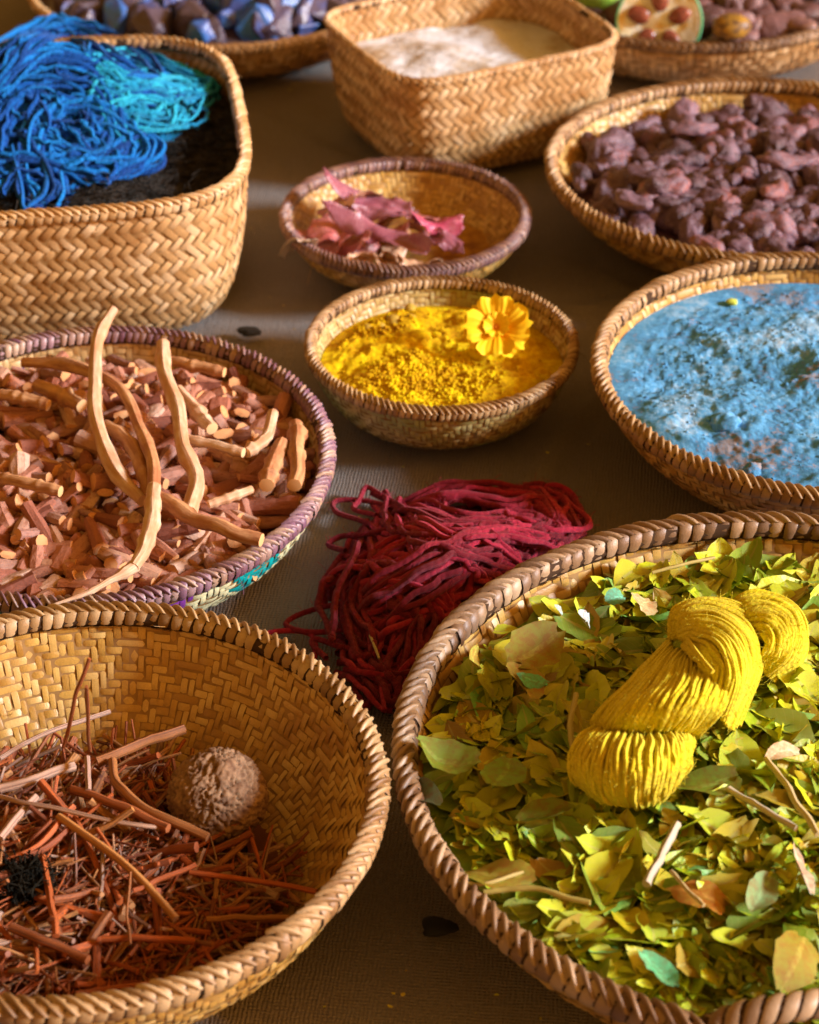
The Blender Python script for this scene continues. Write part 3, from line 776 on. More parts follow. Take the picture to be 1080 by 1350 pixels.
def fan(refs, count, r=.0018, layers=3):
    """yarn laid side by side across a lobe of the skein; refs are sample strands, left to right"""
    R = np.array([[at(*p)[:] for p in q] for q in refs]); K = R.shape[1]
    n_ = 46; rg = np.random.default_rng(len(hk.V)+3)
    L = [spline(R[:, k], 200) for k in range(K)]               # across
    L = np.stack(L, 1)                                         # (200,K,3)
    acc = np.concatenate([[0], np.cumsum(np.linalg.norm(np.diff(L, axis=0), axis=2).max(1))]); acc /= acc[-1]
    def strand(q):
        i = np.interp(q, acc, np.arange(200)); i0 = int(min(i, 198)); f = i-i0
        return spline(L[i0]*(1-f) + L[i0+1]*f, n_)
    for ly in range(layers):
        for k in range(count):
            q = np.clip((k+.5*(ly % 2)+.5)/count + rg.normal(0, .16/count), 0, 1); S = strand(q)
            wv_ = spline(rg.normal(0, .0006, (9, 3)), n_); S = S + wv_
            S[:, 2] += rg.normal(0, .00045) - ly*.0017
            tube(hk, S, r*(1+rg.normal(0, .07))*(1 if ly else 1), 6, rg.random(), cap=False)
    G = np.stack([strand(q) for q in np.linspace(0, 1, 26)], 0); G[..., 2] -= .0045
    i = np.arange(25)[:, None]*n_; j = np.arange(n_-1)[None]
    hk.add(G.reshape(-1, 3), [np.stack([i+j, i+j+1, i+n_+j+1, i+n_+j], -1).reshape(-1, 4)])
fan([[(958, 800, .108), (975, 784, .118), (1010, 780, .120), (1048, 795, .116), (1064, 830, .110), (1056, 868, .104), (1020, 893, .098)],
     [(968, 812, .122), (984, 800, .136), (1012, 797, .140), (1040, 810, .138), (1048, 836, .134), (1040, 862, .124), (1012, 884, .108)],
     [(978, 824, .130), (990, 815, .146), (1010, 814, .151), (1026, 826, .150), (1030, 842, .146), (1022, 860, .136), (1002, 876, .118)],
     [(986, 840, .134), (995, 835, .144), (1004, 834, .148), (1010, 841, .148), (1010, 850, .145), (1004, 860, .138), (994, 868, .124)]], 17)
fan([[(794, 956, .112), (765, 972, .120), (749, 998, .117), (757, 1024, .106), (782, 1038, .094)],
     [(806, 962, .118), (790, 977, .138), (781, 1005, .140), (784, 1036, .121), (799, 1053, .096)],
     [(842, 962, .118), (840, 980, .145), (837, 1008, .149), (836, 1041, .125), (841, 1058, .096)],
     [(876, 960, .118), (886, 978, .142), (889, 1005, .143), (881, 1036, .119), (873, 1051, .096)],
     [(892, 952, .112), (909, 966, .120), (913, 990, .117), (902, 1014, .105), (880, 1032, .094)]], 27)
fan([[(880, 846, .118), (843, 884, .124), (806, 919, .121), (782, 949, .111), (788, 962, .102)],
     [(888, 856, .130), (858, 891, .143), (826, 928, .144), (805, 957, .128), (810, 970, .108)],
     [(905, 862, .134), (893, 888, .153), (873, 921, .157), (851, 957, .136), (848, 972, .110)],
     [(930, 868, .136), (931, 890, .156), (919, 921, .160), (896, 954, .138), (886, 968, .110)],
     [(958, 878, .132), (962, 900, .150), (954, 928, .150), (932, 957, .128), (916, 968, .104)]], 30)
fan([[(884, 842, .118), (886, 806, .127), (930, 788, .131), (984, 806, .130), (1005, 868, .120), (972, 952, .100)],
     [(890, 834, .136), (900, 811, .150), (938, 803, .156), (980, 828, .158), (993, 875, .148), (962, 954, .114)],
     [(897, 834, .144), (916, 826, .162), (944, 832, .170), (966, 856, .171), (974, 893, .162), (956, 946, .132)],
     [(903, 840, .146), (914, 843, .160), (930, 851, .168), (945, 868, .169), (952, 890, .164), (946, 926, .146)],
     [(902, 850, .142), (908, 856, .150), (916, 864, .157), (925, 874, .160), (932, 888, .160), (932, 908, .152)]], 30)
tube(hk, spline([at(905, 838, .150), at(915, 855, .168), at(928, 872, .173), at(940, 886, .172)], 20), .0016, 6, .2, cap=True)
def fuzz(mb, V, count, L, r=.00012, seed=5, rnd=.9):
    rg = np.random.default_rng(seed); id_ = rg.integers(0, len(V), count)
    for i in id_:
        p = V[i]; d = rg.normal(0, 1, 3); d /= np.linalg.norm(d); l = L*rg.uniform(.4, 1.3); e = rg.normal(0, 1, 3)*.4
        P = np.array([p, p+d*l*.5+e*l*.2, p+(d+e)*l])
        tube(mb, P, r, 3, rnd, cap=False)
V = np.concatenate(hk.V)
o_ = MB(); o_.V = hk.V[:]; o_.F = {k: v[:] for k, v in hk.F.items()}; o_.D = hk.D[:]; o_.n = hk.n
fuzz(o_, V, 8000, .0042, .00015)
sk = o_.build('yarn_skein', M['yarn_yellow']); tag(sk, 'twisted bright yellow wool skein resting on the dried leaves', 'skein')

# ------------------------------------------------------------------ blue powder
n = NT('blue_powder'); wp = n.wpos()
f1 = n.noise(11, 5, .6, wp); f2 = n.noise(170, 6, .8, wp)
fm = n.math('ADD', n.math('MULTIPLY', f1, .55), n.math('MULTIPLY', f2, .45))
c = n.ramp(fm, [(.34, (.22, .18, .17)), (.40, (.25, .25, .28)), (.44, (.06, .22, .42)), (.51, (.10, .33, .58)), (.57, (.24, .44, .63)), (.65, (.46, .60, .70))])
n.bump(n.math('ADD', n.noise(200, 8, .75, wp), n.math('MULTIPLY', n.noise(900, 5, .7, wp), .6)), .8, .0013)
M['blue_powder'] = n.fin(c, .95, .1)
bb = B['blue']
def zblue(x, y):
    rid = 1-np.abs(fbm(x*22, y*30, 4, 31)); lum = np.maximum(0, fbm(x*40, y*40, 3, 55)-.15)
    r = np.hypot(x-bb.c[0], y-bb.c[1])/bb.ax
    fade = np.clip((.93-r)/.12, 0, 1)
    return bb.z0 + bb.h*.76 + .007*(1-r**2) + fade*(.009*(1-np.abs(fbm(x*13+.3*fbm(x*20,y*20,2,2), y*24, 3, 31))-.75) + .008*np.maximum(0, fbm(x*32, y*32, 3, 55)-.22) + .016*fbm(x*9, y*11, 2, 8) + .0012*(1-np.abs(fbm(x*60, y*75, 3, 3)))*2 + .0022*fbm(x*130, y*130, 4, 13)) - .004*(x-bb.c[0])/bb.ax
bed(bb, zblue, M['blue_powder'], 'blue_powder', .76, NR=260, NA=560, tagd=dict(label='lumpy sky-blue and grey powder filling the bowl at the right edge', cat='powder', kind='stuff'))
def grains(name, mat, zf, b, count, size, label, kr=.86):
    mb = MB(); ms = [arrs(blob('grain', 700+k, 1, .3, 2.)) for k in range(5)]
    for k in range(count):
        a = random.uniform(0, 2*PI); r = math.sqrt(random.random())*kr*b.ax; x, y = b.c[0]+r*math.cos(a), b.c[1]+r*math.sin(a)
        if float(fbm(np.array(x*18), np.array(y*18), 2, 77)) < random.uniform(-.5, .4): continue
        V, F, D = ms[k % 5]; q = size[0] + (size[1]-size[0])*random.random()**4
        mb.add(xf(V, Matrix.Translation((x, y, float(zf(np.array(x), np.array(y)))+q*.2)) @ rand_rot(1.5) @ Matrix.Scale(q, 4)), F, D)
    tag(mb.build(name, mat), label, 'grains', kind='stuff')
def blob(name, seed, sub=3, k=.25, fr=2.2, oct_=3, stretch=(1, 1, 1), ridge=0.):
    bm = bmesh.new(); bmesh.ops.create_icosphere(bm, subdivisions=sub, radius=1)
    V = np.array([v.co[:] for v in bm.verts]); F = np.array([[v.index for v in f.verts] for f in bm.faces]); bm.free()
    a = fbm(V[:, 0]*fr+seed*3.1, V[:, 1]*fr+V[:, 2]*fr*.8, oct_, seed); b_ = fbm(V[:, 2]*fr-seed, V[:, 0]*fr*.7-V[:, 1]*fr, oct_, seed+9)
    r = 1 + k*(a+b_)
    if ridge: 
        q = 1-np.abs(fbm(V[:, 0]*6+V[:, 2]*5, V[:, 1]*7-V[:, 2]*6+V[:, 0]*2, 3, seed+3)); r = r + ridge*(q-.7)
    V = V*r[:, None]*np.array(stretch)
    return mesh_np(name, V, [F], np.tile([0., 0, 0], (len(V), 1)))
grains('blue_crumbs', M['blue_powder'], zblue, bb, 3500, (.0004, .0020), 'loose crumbs of blue pigment on the blue powder')
lumps = [((957, 562), .014, 'largest rounded grey-blue lump in the front of the blue powder'), ((992, 620), .008, 'small pale nugget on the blue powder near the front rim'), ((955, 448), .008, 'pale blue crumb on the back of the blue powder')]
for k, (p, r, lb) in enumerate(lumps):
    me = blob('powder_lump', 80+k, 4, .22, 2.5); q = at(*p, .068); o = obj('powder_lump', me, M['blue_powder']); o.location = q; o.scale = (r, r, r*.8); tag(o, lb, 'lump')
me = blob('powder_lump', 91, 3, .2); n = NT('sulphur_crumb'); o = obj('yellow_crumb', me, n.fin((.45, .55, .06), .8)); o.location = at(965, 398, .064); o.scale = (.0055, .0045, .003)
tag(o, 'greenish yellow crumb at the back edge of the blue powder', 'crumb')

# ------------------------------------------------------------------ yellow powder bowl
n = NT('yellow_powder'); wp = n.wpos()
g = n.noise(30, 6, .65, wp)
c = n.ramp(n.math('ADD', n.math('MULTIPLY', g, .6), n.math('MULTIPLY', n.noise(180, 4, .6, wp), .4)), [(.36, (.36, .17, .004)), (.48, (.58, .36, .004)), (.6, (.76, .60, .006))])
n.bump(n.math('ADD', n.noise(500, 4, .7, wp), g), .6, .0015)
M['ypowder'] = n.fin(c, .95, .1)
by = B['yellow']
def zyel(x, y):
    r = np.hypot(x-by.c[0], y-by.c[1])/by.ax; fade = np.clip((.9-r)/.12, 0, 1)
    return by.z0 + by.h*.66 + .008*(1-r**2) + fade*(.008*fbm(x*30, y*30, 4, 21) + .007*(1-np.abs(fbm(x*45, y*55, 3, 4)))-.005+.0012*fbm(x*300, y*300, 2, 5))
bed(by, zyel, M['ypowder'], 'yellow_powder', .66, NR=110, NA=260, tagd=dict(label='bright yellow spice powder in the small bowl with the flower', cat='powder', kind='stuff'))
gr = [blob('grain', k, 2, .3, 2.) for k in range(4)]
mb = MB(); GA = [arrs(g_) for g_ in gr]
for k in range(1500):
    # grains lie densest in the front and along the back left
    if k % 3: x, y = np.array(at(random.gauss(565, 45), random.gauss(512, 16), .04))[:2]
    else: x, y = np.array(at(random.gauss(470, 40), random.gauss(438, 10), .04))[:2]
    if math.hypot(x-by.c[0], y-by.c[1]) > by.ax*.84: continue
    V, F, D = GA[k % 4]; r = random.uniform(.0008, .0020)
    mb.add(xf(V, Matrix.Translation((x, y, float(zyel(np.array(x), np.array(y)))+r*.3)) @ rand_rot(1.5) @ Matrix.Scale(r, 4)), F, D)
tag(mb.build('powder_grains', M['ypowder']), 'coarse yellow grains lying on the yellow powder', 'grains', kind='stuff')
n = NT('turmeric_nub'); M['nub'] = n.fin(n.ramp(n.noise(200, 3), [(.35, (.28, .17, .02)), (.7, (.62, .42, .03))]), .8)
for k, (px, py, r, lb) in enumerate([(519, 424, .0075, 'larger round olive-yellow ball at the back left of the yellow powder'), (541, 422, .0062, 'round ball just right of the larger olive-yellow ball'),
        (541, 408, .0058, 'ball at the very back of the yellow powder against the rim'), (485, 434, .0055, 'leftmost small brown ball at the back of the yellow powder'), (502, 431, .0045, 'smallest ball between the leftmost and the larger one')]):
    o = obj('turmeric_ball', blob('turmeric_ball', 30+k, 3, .1, 2.), M['nub']); p = at(px, py, .047); o.location = p; o.scale = (r, r, r*.95); tag(o, lb, 'ball')
for k, (px, py, r, lb) in enumerate([(555, 444, .009, 'angular bright yellow nugget in the middle of the yellow powder'), (631, 466, .010, 'smooth pale yellow nugget below the orange flower'), (575, 441, .004, 'tiny yellow crumb beside the angular nugget')]):
    o = obj('turmeric_nugget', blob('turmeric_nugget', 40+k, 3, .25, 1.6), M['ypowder']); o.location = at(px, py, .051); o.scale = (r*1.1, r*.8, r*.7); tag(o, lb, 'nugget')

# orange flower
n = NT('petal'); n.bump(n.math('SINE', n.math('MULTIPLY', n.data()[1], 40.)), .3, .0006)
M['petal'] = n.fin(n.ramp(n.data()[2], [(0, (.80, .34, .0)), (.35, (.88, .52, .004)), (1, (.92, .66, .015))]), .6, .3)
n = NT('pollen'); M['pollen'] = n.fin((.70, .24, .005), .9)
fc = at(655, 434, .074)
fl = thing('cosmos_flower', 'orange-yellow open flower lying in the yellow powder bowl', 'flower', fc)
tiltm = Matrix.Rotation(math.radians(38), 4, 'X') @ Matrix.Rotation(math.radians(-8), 4, 'Y')
def petal_mesh(seed):
    rg = np.random.default_rng(seed); nu, nv = 9, 9; V = []; D = []
    for i in range(nu):
        for j in range(nv):
            u = i/(nu-1); t = (j/(nv-1)-.5)*2
            ln = 1 - .16*abs(math.sin(t*PI*1.5)) * (u**4) - .12*t*t*u
            w_ = .18 + .70*math.sin(min(1, u*1.1)*PI*.56)
            x = u*ln; y = t*w_*.62
            z = .10*math.sin(u*2.2) + .07*math.cos(t*PI*2+seed)*u + rg.normal(0, .008) + .10*t*t*u
            V.append((x, y, z)); D.append((0, (t+1)/2, u))
    q = [(i*nv+j, i*nv+j+1, (i+1)*nv+j+1, (i+1)*nv+j) for i in range(nu-1) for j in range(nv-1)]
    return mesh_np('petal', V, [q], np.array(D))
for k in range(8):
    me = petal_mesh(k); o = obj('petal', me, M['petal'], fl)
    o.matrix_local = tiltm @ Matrix.Rotation(k*2*PI/8+random.uniform(-.12, .12), 4, 'Z') @ Matrix.Rotation(random.uniform(-.28, .06), 4, 'Y') @ Matrix.Translation((.002, 0, .0006*(k % 3))) @ Matrix.Scale(random.uniform(.029, .033), 4)
for k in range(5):
    me = petal_mesh(k+20); o = obj('petal', me, M['petal'], fl)
    o.matrix_local = tiltm @ Matrix.Rotation(k*2*PI/5+random.uniform(-.2, .2), 4, 'Z') @ Matrix.Rotation(random.uniform(-.6, -.3), 4, 'Y') @ Matrix.Translation((.001, 0, .002)) @ Matrix.Scale(random.uniform(.014, .017), 4)
mb = MB()
for k in range(60):
    a = k*2.4; r = .0058*math.sqrt(k/60); V, F, D = GA[k % 4]
    mb.add(xf(V, tiltm @ Matrix.Translation((r*math.cos(a), r*math.sin(a), .004-r*.25)) @ Matrix.Scale(.0013, 4)), F, D)
mb.build('flower_centre', M['pollen'], fl)

# ------------------------------------------------------------------ onion skins
def skin_mat(name, c0, c1, c2):
    n = NT(name); v = n.n('ShaderNodeTexWave', wave_type='BANDS'); v.inputs['Scale'].default_value = 5.5; v.inputs['Distortion'].default_value = 4.5
    n.l(n.coord(), v.inputs[0])
    c = n.ramp(n.math('ADD', n.math('MULTIPLY', v.outputs['Fac'], .35), n.math('MULTIPLY', n.noise(2.2, 4), .65)), [(.3, c0), (.55, c1), (.8, c2)])
    n.bump(v.outputs['Fac'], .3, .0008); m = n.fin(c, .32, .6); return m
SK = [skin_mat('onion_skin_pink', (.28, .05, .06), (.42, .12, .11), (.52, .27, .23)), skin_mat('onion_skin_peach', (.44, .20, .10), (.55, .33, .19), (.62, .46, .33)),
      skin_mat('onion_skin_mauve', (.17, .035, .07), (.30, .09, .12), (.44, .24, .30)), skin_mat('onion_skin_magenta', (.32, .01, .06), (.50, .05, .14), (.55, .28, .32)),
      skin_mat('onion_skin_pale', (.62, .46, .36), (.72, .60, .50), (.78, .70, .62))]
def skin_mesh(seed, Wx=1., Wy=.7, curl=1.0):
    """torn papery shell: cupped, creased and ragged at the edge"""
    rg = np.random.default_rng(seed); nu = nv = 27; V = []
    g = rg.uniform(0, 9, 4); U, T = np.meshgrid(np.linspace(-1, 1, nu), np.linspace(-1, 1, nv), indexing='ij')
    x = U*np.sqrt(1-T*T/2); y = T*np.sqrt(1-U*U/2); a = np.arctan2(y, x); r = np.hypot(x, y)
    e = 1 + .25*np.sin(a+g[3]) + .22*np.sin(2*a+g[0]) + r**3*(.06*np.sin(5*a+g[1]) + .04*np.sin(9*a+g[2]) + .03*np.sin(19*a+g[0]) + .03*fbm(a*9, a*0+seed, 2, seed))
    x = x*e*Wx; y = y*e*Wy
    z = -.55*curl*(y*y)/Wy*.8 + .30*x*x*rg.choice([-1, 1]) + .20*fbm(x*1.6+seed, y*2.2, 3, seed) + .16*(1-np.abs(fbm(x*1.3+y*1.5+seed, y*2-x, 2, seed+3)))*r
    z = z + .16*r**2*np.sin(3*a+g[1])
    V = np.stack([x, y, z], -1).reshape(-1, 3)
    q = [(i*nv+j, i*nv+j+1, (i+1)*nv+j+1, (i+1)*nv+j) for i in range(nu-1) for j in range(nv-1)]
    return mesh_np('onion_skin', V, [q], np.zeros((nu*nv, 3)))
sk_list = [(444, 292, .044, .020, .015, 60, 40, -10, 0, 'dull rose onion skin standing against the left wall of its bowl'),
           (465, 320, .042, .026, .018, -35, 15, -20, 0, 'crumpled brick-red onion skin in the lower left of the pile'),
           (540, 284, .044, .026, .016, 25, -15, 10, 0, 'rose onion skin behind the violet strip'),
           (515, 336, .036, .022, .012, 70, 10, 10, 1, 'tan onion skin flake in front of the violet strip'),
           (448, 265, .058, .030, .022, 95, -35, 20, 1, 'peach onion skin standing tallest at the back left of its bowl'),
           (448, 304, .048, .028, .022, 25, 25, 10, 0, 'broad dusty-rose onion skin with a mauve sheen at left'),
           (434, 318, .040, .020, .016, -30, 30, -10, 0, 'red onion skin tucked low at the left rim'),
           (500, 275, .050, .036, .016, -12, 20, 10, 2, 'long dark rose onion skin lying across the back'),
           (520, 318, .044, .040, .011, -25, 35, 5, 2, 'narrow violet folded onion skin strip in the middle'),
           (575, 298, .046, .020, .014, 10, 15, 10, 3, 'magenta onion skin scrap at the right end'),
           (585, 318, .040, .018, .010, -60, 30, 10, 2, 'small dull pink onion skin pointing at the camera'),
           (500, 345, .038, .018, .010, 40, 20, 20, 1, 'small tan onion skin curl at the front'),
           (545, 348, .038, .022, .012, -10, -20, 10, 1, 'tan brown onion skin flake near the front rim'),
           (475, 345, .040, .014, .012, 10, 40, 10, 1, 'pale peach onion skin chip at the front left'),
           (397, 316, .056, .019, .011, 120, 15, 30, 4, 'whitish papery onion skin hanging over the left rim'),
           (530, 300, .044, .026, .018, 60, -10, 10, 0, 'wine-red onion skin beneath the others')]
for k, (px, py, z, wx, wy, rz, rx, ry, mi, lb) in enumerate(sk_list):
    me = skin_mesh(200+k, 1, wy/wx, random.uniform(.7, 1.5)); o = obj('onion_skin', me, SK[mi])
    o.matrix_world = Matrix.Translation(at(px, py, z)) @ Matrix.Rotation(math.radians(rz), 4, 'Z') @ Matrix.Rotation(math.radians(rx), 4, 'X') @ Matrix.Rotation(math.radians(ry), 4, 'Y') @ Matrix.Scale(wx*1.2, 4)
    tag(o, lb, 'onion skin', 'onion skins in the small mauve-rimmed bowl')
    so_ = o.modifiers.new('thickness', 'SOLIDIFY'); so_.thickness = .008
n = NT('rust_dust'); c = n.ramp(n.noise(60, 5, .6, n.wpos()), [(.35, (.20, .07, .008)), (.65, (.50, .26, .03))]); n.bump(n.noise(600, 3, .6, n.wpos()), .5, .001); M['rust'] = n.fin(c, .9)
bf = B['flower']
bed(bf, lambda x, y: bf.z0+.007+.003*fbm(x*40, y*40, 3, 3), M['rust'], 'ochre_dust', .15, NR=40, NA=100, scale=bf.r_at(.007), tagd=dict(label='thin orange-brown dust on the bottom of the onion-skin bowl', cat='dust', kind='stuff'))

# ------------------------------------------------------------------ chopped roots
n = NT('root_bark'); d = n.data()
bark = n.ramp(n.rnd(), [(0, (.16, .05, .032)), (.25, (.32, .115, .07)), (.5, (.43, .19, .12)), (.75, (.28, .15, .12)), (.9, (.47, .25, .15)), (1, (.53, .35, .26))])
mp = n.n('ShaderNodeMapping'); mp.inputs['Scale'].default_value = (1, 1, 1); n.l(n.coord(), mp.inputs[0])
st = n.fibre(26, .35)
bark = n.mix(n.math('MULTIPLY', n.ramp(st, [(.32, (1, 1, 1)), (.5, (0, 0, 0))]), .6), bark, (.20, .06, .03))
cut = n.math('GREATER_THAN', d[2], .9)
c = n.mix(cut, bark, n.ramp(n.noise(500, 3), [(.3, (.50, .20, .07)), (.7, (.62, .34, .15))]))
n.bump(n.math('ADD', st, n.math('MULTIPLY', n.noise(5, 4), .3)), .8, .0012); M['root'] = n.fin(c, .75, .25)
def chunk_mesh(seed, name='root_piece', k=8):
    rg = np.random.default_rng(seed); L = rg.uniform(1.0, 2.9); nseg = 6; x = np.linspace(-L/2, L/2, nseg)
    P = np.c_[x, .06*np.sin(x*1.1+rg.random()*6), .03*np.cos(x*1.7+rg.random()*6)]
    mb = MB(); r = .36*(1+rg.normal(0, .06, nseg))*(1 + .15*np.linspace(-1, 1, nseg)*rg.choice([-1, 1]))
    tube(mb, P, r, 8, 0, jag=.05, seed=seed); 
    if seed % 3 == 0: mb.V = [v*np.array([1, 1.3, .6]) for v in mb.V]
    return mb.mesh(name, False)
RV = [chunk_mesh(k) for k in range(16)]
for me in RV: me.materials.append(M['root'])
br_ = B['root']
zroot = lambda x, y: heap_z(br_, x, y, .74, .016, 12, .004, 16)
mb = scatter(br_, RV, M['root'], 1300, 300, zroot, .95, (.0115, .0200), .30, 'root_piece',
             dict(label='short chopped reddish-brown root piece in the purple-rimmed bowl', cat='root', group='chopped root pieces in the purple-rimmed bowl'), None, None, .020, solo_max=281, reach=.8, labeller=lab_root)
bed(br_, lambda x, y: zroot(x, y)-.016, None, None, .74, mb=mb)
tag(mb.build('chopped_roots', M['root']), 'lower mass of chopped roots filling the purple-rimmed bowl', 'roots', kind='stuff')
n = NT('root_pale'); st = n.fibre(13, 3.); c = n.mix(n.ramp(n.noise(45, 4, .6), [(.35, (.8, .8, .8)), (.6, (0, 0, 0))]), n.ramp(st, [(.35, (.40, .22, .12)), (.6, (.64, .47, .32))]), (.46, .22, .10)); n.bump(st, .8, .0016)
M['root_pale'] = n.fin(n.mix(n.math('GREATER_THAN', n.data()[2], .9), c, (.66, .42, .22)), .65, .3)
n = NT('root_orange'); st = n.fibre(13, 3.); c = n.mix(n.ramp(n.noise(45, 4, .6), [(.4, (.7, .7, .7)), (.6, (0, 0, 0))]), n.ramp(st, [(.35, (.28, .12, .05)), (.6, (.54, .30, .14))]), (.30, .10, .04)); n.bump(st, .8, .0016)
M['root_orange'] = n.fin(n.mix(n.math('GREATER_THAN', n.data()[2], .9), c, (.62, .36, .16)), .65, .3)
Z = .075
for pts, r, mt, lb in [
    ([(150, 407, .125), (132, 445, .112), (122, 490, .104), (120, 535, .096), (131, 580, .088), (152, 625, .082), (188, 660, .078)], [.0042, .0052, .0058, .0062, .006, .006, .0052], 'root_pale', 'tall pale curved root rising above the back of the purple rim'),
    ([(30, 478, .078), (90, 482, .084), (135, 502, .088), (170, 535, .090), (192, 575, .090), (205, 615, .090), (203, 642, .090)], [.0045, .005, .005, .005, .005, .0055, .0055], 'root_orange', 'long orange root arching over the heap behind the tall pale one'),
    ([(203, 642, .0895), (201, 680, .088), (190, 720, .085), (176, 748, .082)], [.0058, .0062, .006, .0045], 'root_pale', 'whitish upper joint of root hanging down at the heap centre'),
    ([(178, 746, .081), (150, 765, .08), (115, 782, .08), (72, 797, .078)], [.0055, .0028, .002, .0011], 'root_pale', 'thin pinkish root tail reaching the front left of the rim'),
    ([(215, 453, .108), (216, 490, .102), (230, 535, .096), (245, 590, .088), (257, 635, .083), (249, 676, .078)], [.0060, .0062, .006, .0062, .0066, .007], 'root_pale', 'thick pale root with blunt top standing right of the tall one'),
    ([(208, 655, .082), (270, 690, .084), (345, 712, .083)], [.0058, .0060, .0056], 'root_orange', 'straight brown root lying towards the right front rim'),
    ([(140, 560, .080), (172, 588, .083), (192, 625, .082), (196, 655, .079)], [.005, .0062, .0066, .0055], 'root_orange', 'curved brown root under the arching orange one'),
    ([(245, 577, .082), (285, 588, .083), (321, 597, .083)], [.0038, .004, .0042], 'root_pale', 'slim cut root with a pale end right of the blunt root'),
    ([(360, 545, .078), (352, 575, .08), (325, 597, .08)], [.0048, .005, .0048], 'root_pale', 'hooked tan root near the right side of the heap'),
    ([(0, 630, .076), (40, 638, .08), (80, 648, .08)], [.0045, .005, .0045], 'root_orange', 'straight root lying at the left edge of the photo'),
    ([(48, 508, .078), (80, 520, .08), (108, 535, .08)], [.006, .0065, .006], 'root_orange', 'thick orange block of root left of the tall pale root'),
    ([(0, 520, .078), (35, 526, .08), (64, 534, .079)], [.005, .0055, .005], 'root_orange', 'pinkish root bar at the far left of the heap'),
    ([(225, 476, .076), (260, 482, .078), (296, 491, .077)], [.0045, .005, .0045], 'root_orange', 'reddish root lying along the back right rim'),
    ([(390, 560, .074), (392, 600, .077), (388, 640, .076)], [.006, .0065, .006], 'root_orange', 'orange-brown root standing along the right wall'),
    ([(372, 585, .076), (360, 615, .08), (352, 640, .079)], [.0065, .007, .0065], 'root_orange', 'stout root piece leaning beside the right wall root'),
    ([(275, 665, .079), (305, 655, .08), (332, 645, .079)], [.0035, .004, .0035], 'root_pale', 'small slim root piece right of the straight brown root'),
    ([(235, 515, .082), (262, 545, .084), (280, 565, .083)], [.0055, .006, .0055], 'root_pale', 'stubby pale root beside the blunt standing root')]:
    px_tube('long_root', pts, M[mt], r, sides=10, n_=26, label=lb, cat='root', jag=.03, knots=3, rnd=random.random())

# ------------------------------------------------------------------ straw bowl: twigs, ball
bs_ = B['straw']
n = NT('twig'); d = n.data()
c = n.ramp(n.rnd(), [(0, (.16, .04, .014)), (.3, (.46, .10, .016)), (.55, (.26, .08, .024)), (.75, (.44, .19, .05)), (.9, (.42, .27, .20)), (1, (.18, .08, .05))])
st = n.fibre(30, .8)
c = n.mix(n.ramp(st, [(.35, (.8, .8, .8)), (.55, (0, 0, 0))]), c, (.10, .035, .02)); n.bump(st, .8, .0012); M['twig'] = n.fin(c, .6, .35)
n = NT('twig_bed'); M['twigbed'] = n.fin(n.ramp(n.noise(120, 4), [(.3, (.03, .014, .008)), (.7, (.12, .05, .02))]), .9)
cxs, cys = at(110, 1120, .05)[:2]
def zstraw(x, y):
    r = np.hypot(x-bs_.c[0], y-bs_.c[1])/bs_.ax
    dx, dy = x-(bs_.c[0]-.035), y-(bs_.c[1]-.012)
    return bs_.z0 + .012 + .034*np.exp(-((dx/.15)**2+(dy/.12)**2)) + .012*np.exp(-((dx+.10)/.09)**2-((dy-.05)/.07)**2) + .004*fbm(x*25, y*25, 3, 2) + .005*np.clip(r-.4, 0, 1)
TW = []
for k in range(14):
    rg = np.random.default_rng(300+k); nseg = 6; x = np.linspace(-.5, .5, nseg); mb_ = MB()
    P = np.c_[x, rg.uniform(-.08, .08)*np.cos(x*3), rg.normal(0, .010, nseg)]
    tube(mb_, P, np.linspace(1, rg.uniform(.5, 1), nseg)*rg.choice([.013, .019, .028, .042]), 6, 0, jag=.06, seed=k)
    TW.append(mb_.mesh('twig', False))
for me in TW: me.materials.append(M['twig'])
ballp = at(288, 1052, .052)
mb = scatter(bs_, TW, M['twig'], 2100, 0, zstraw, .95, (.016, .090), .24, 'twig',
             dict(label='thin reddish-brown twig in the tangle in the deep golden bowl', cat='twig', group='twigs in the deep golden bowl'), None, None, .010, lift=.004,
             keep_out=((ballp[0], ballp[1], .036), (at(330, 930, .05)[0], at(330, 930, .05)[1], .07), (at(410, 1040, .04)[0], at(410, 1040, .04)[1], .05)), solo_max=279, labeller=lab_twig)
bed(bs_, lambda x, y: zstraw(x, y)-.014, None, None, .12, mb=mb, NR=30, NA=80, scale=.72)
tag(mb.build('twig_litter', M['twig']), 'fine twig litter under the twigs in the deep golden bowl', 'twigs', kind='stuff')
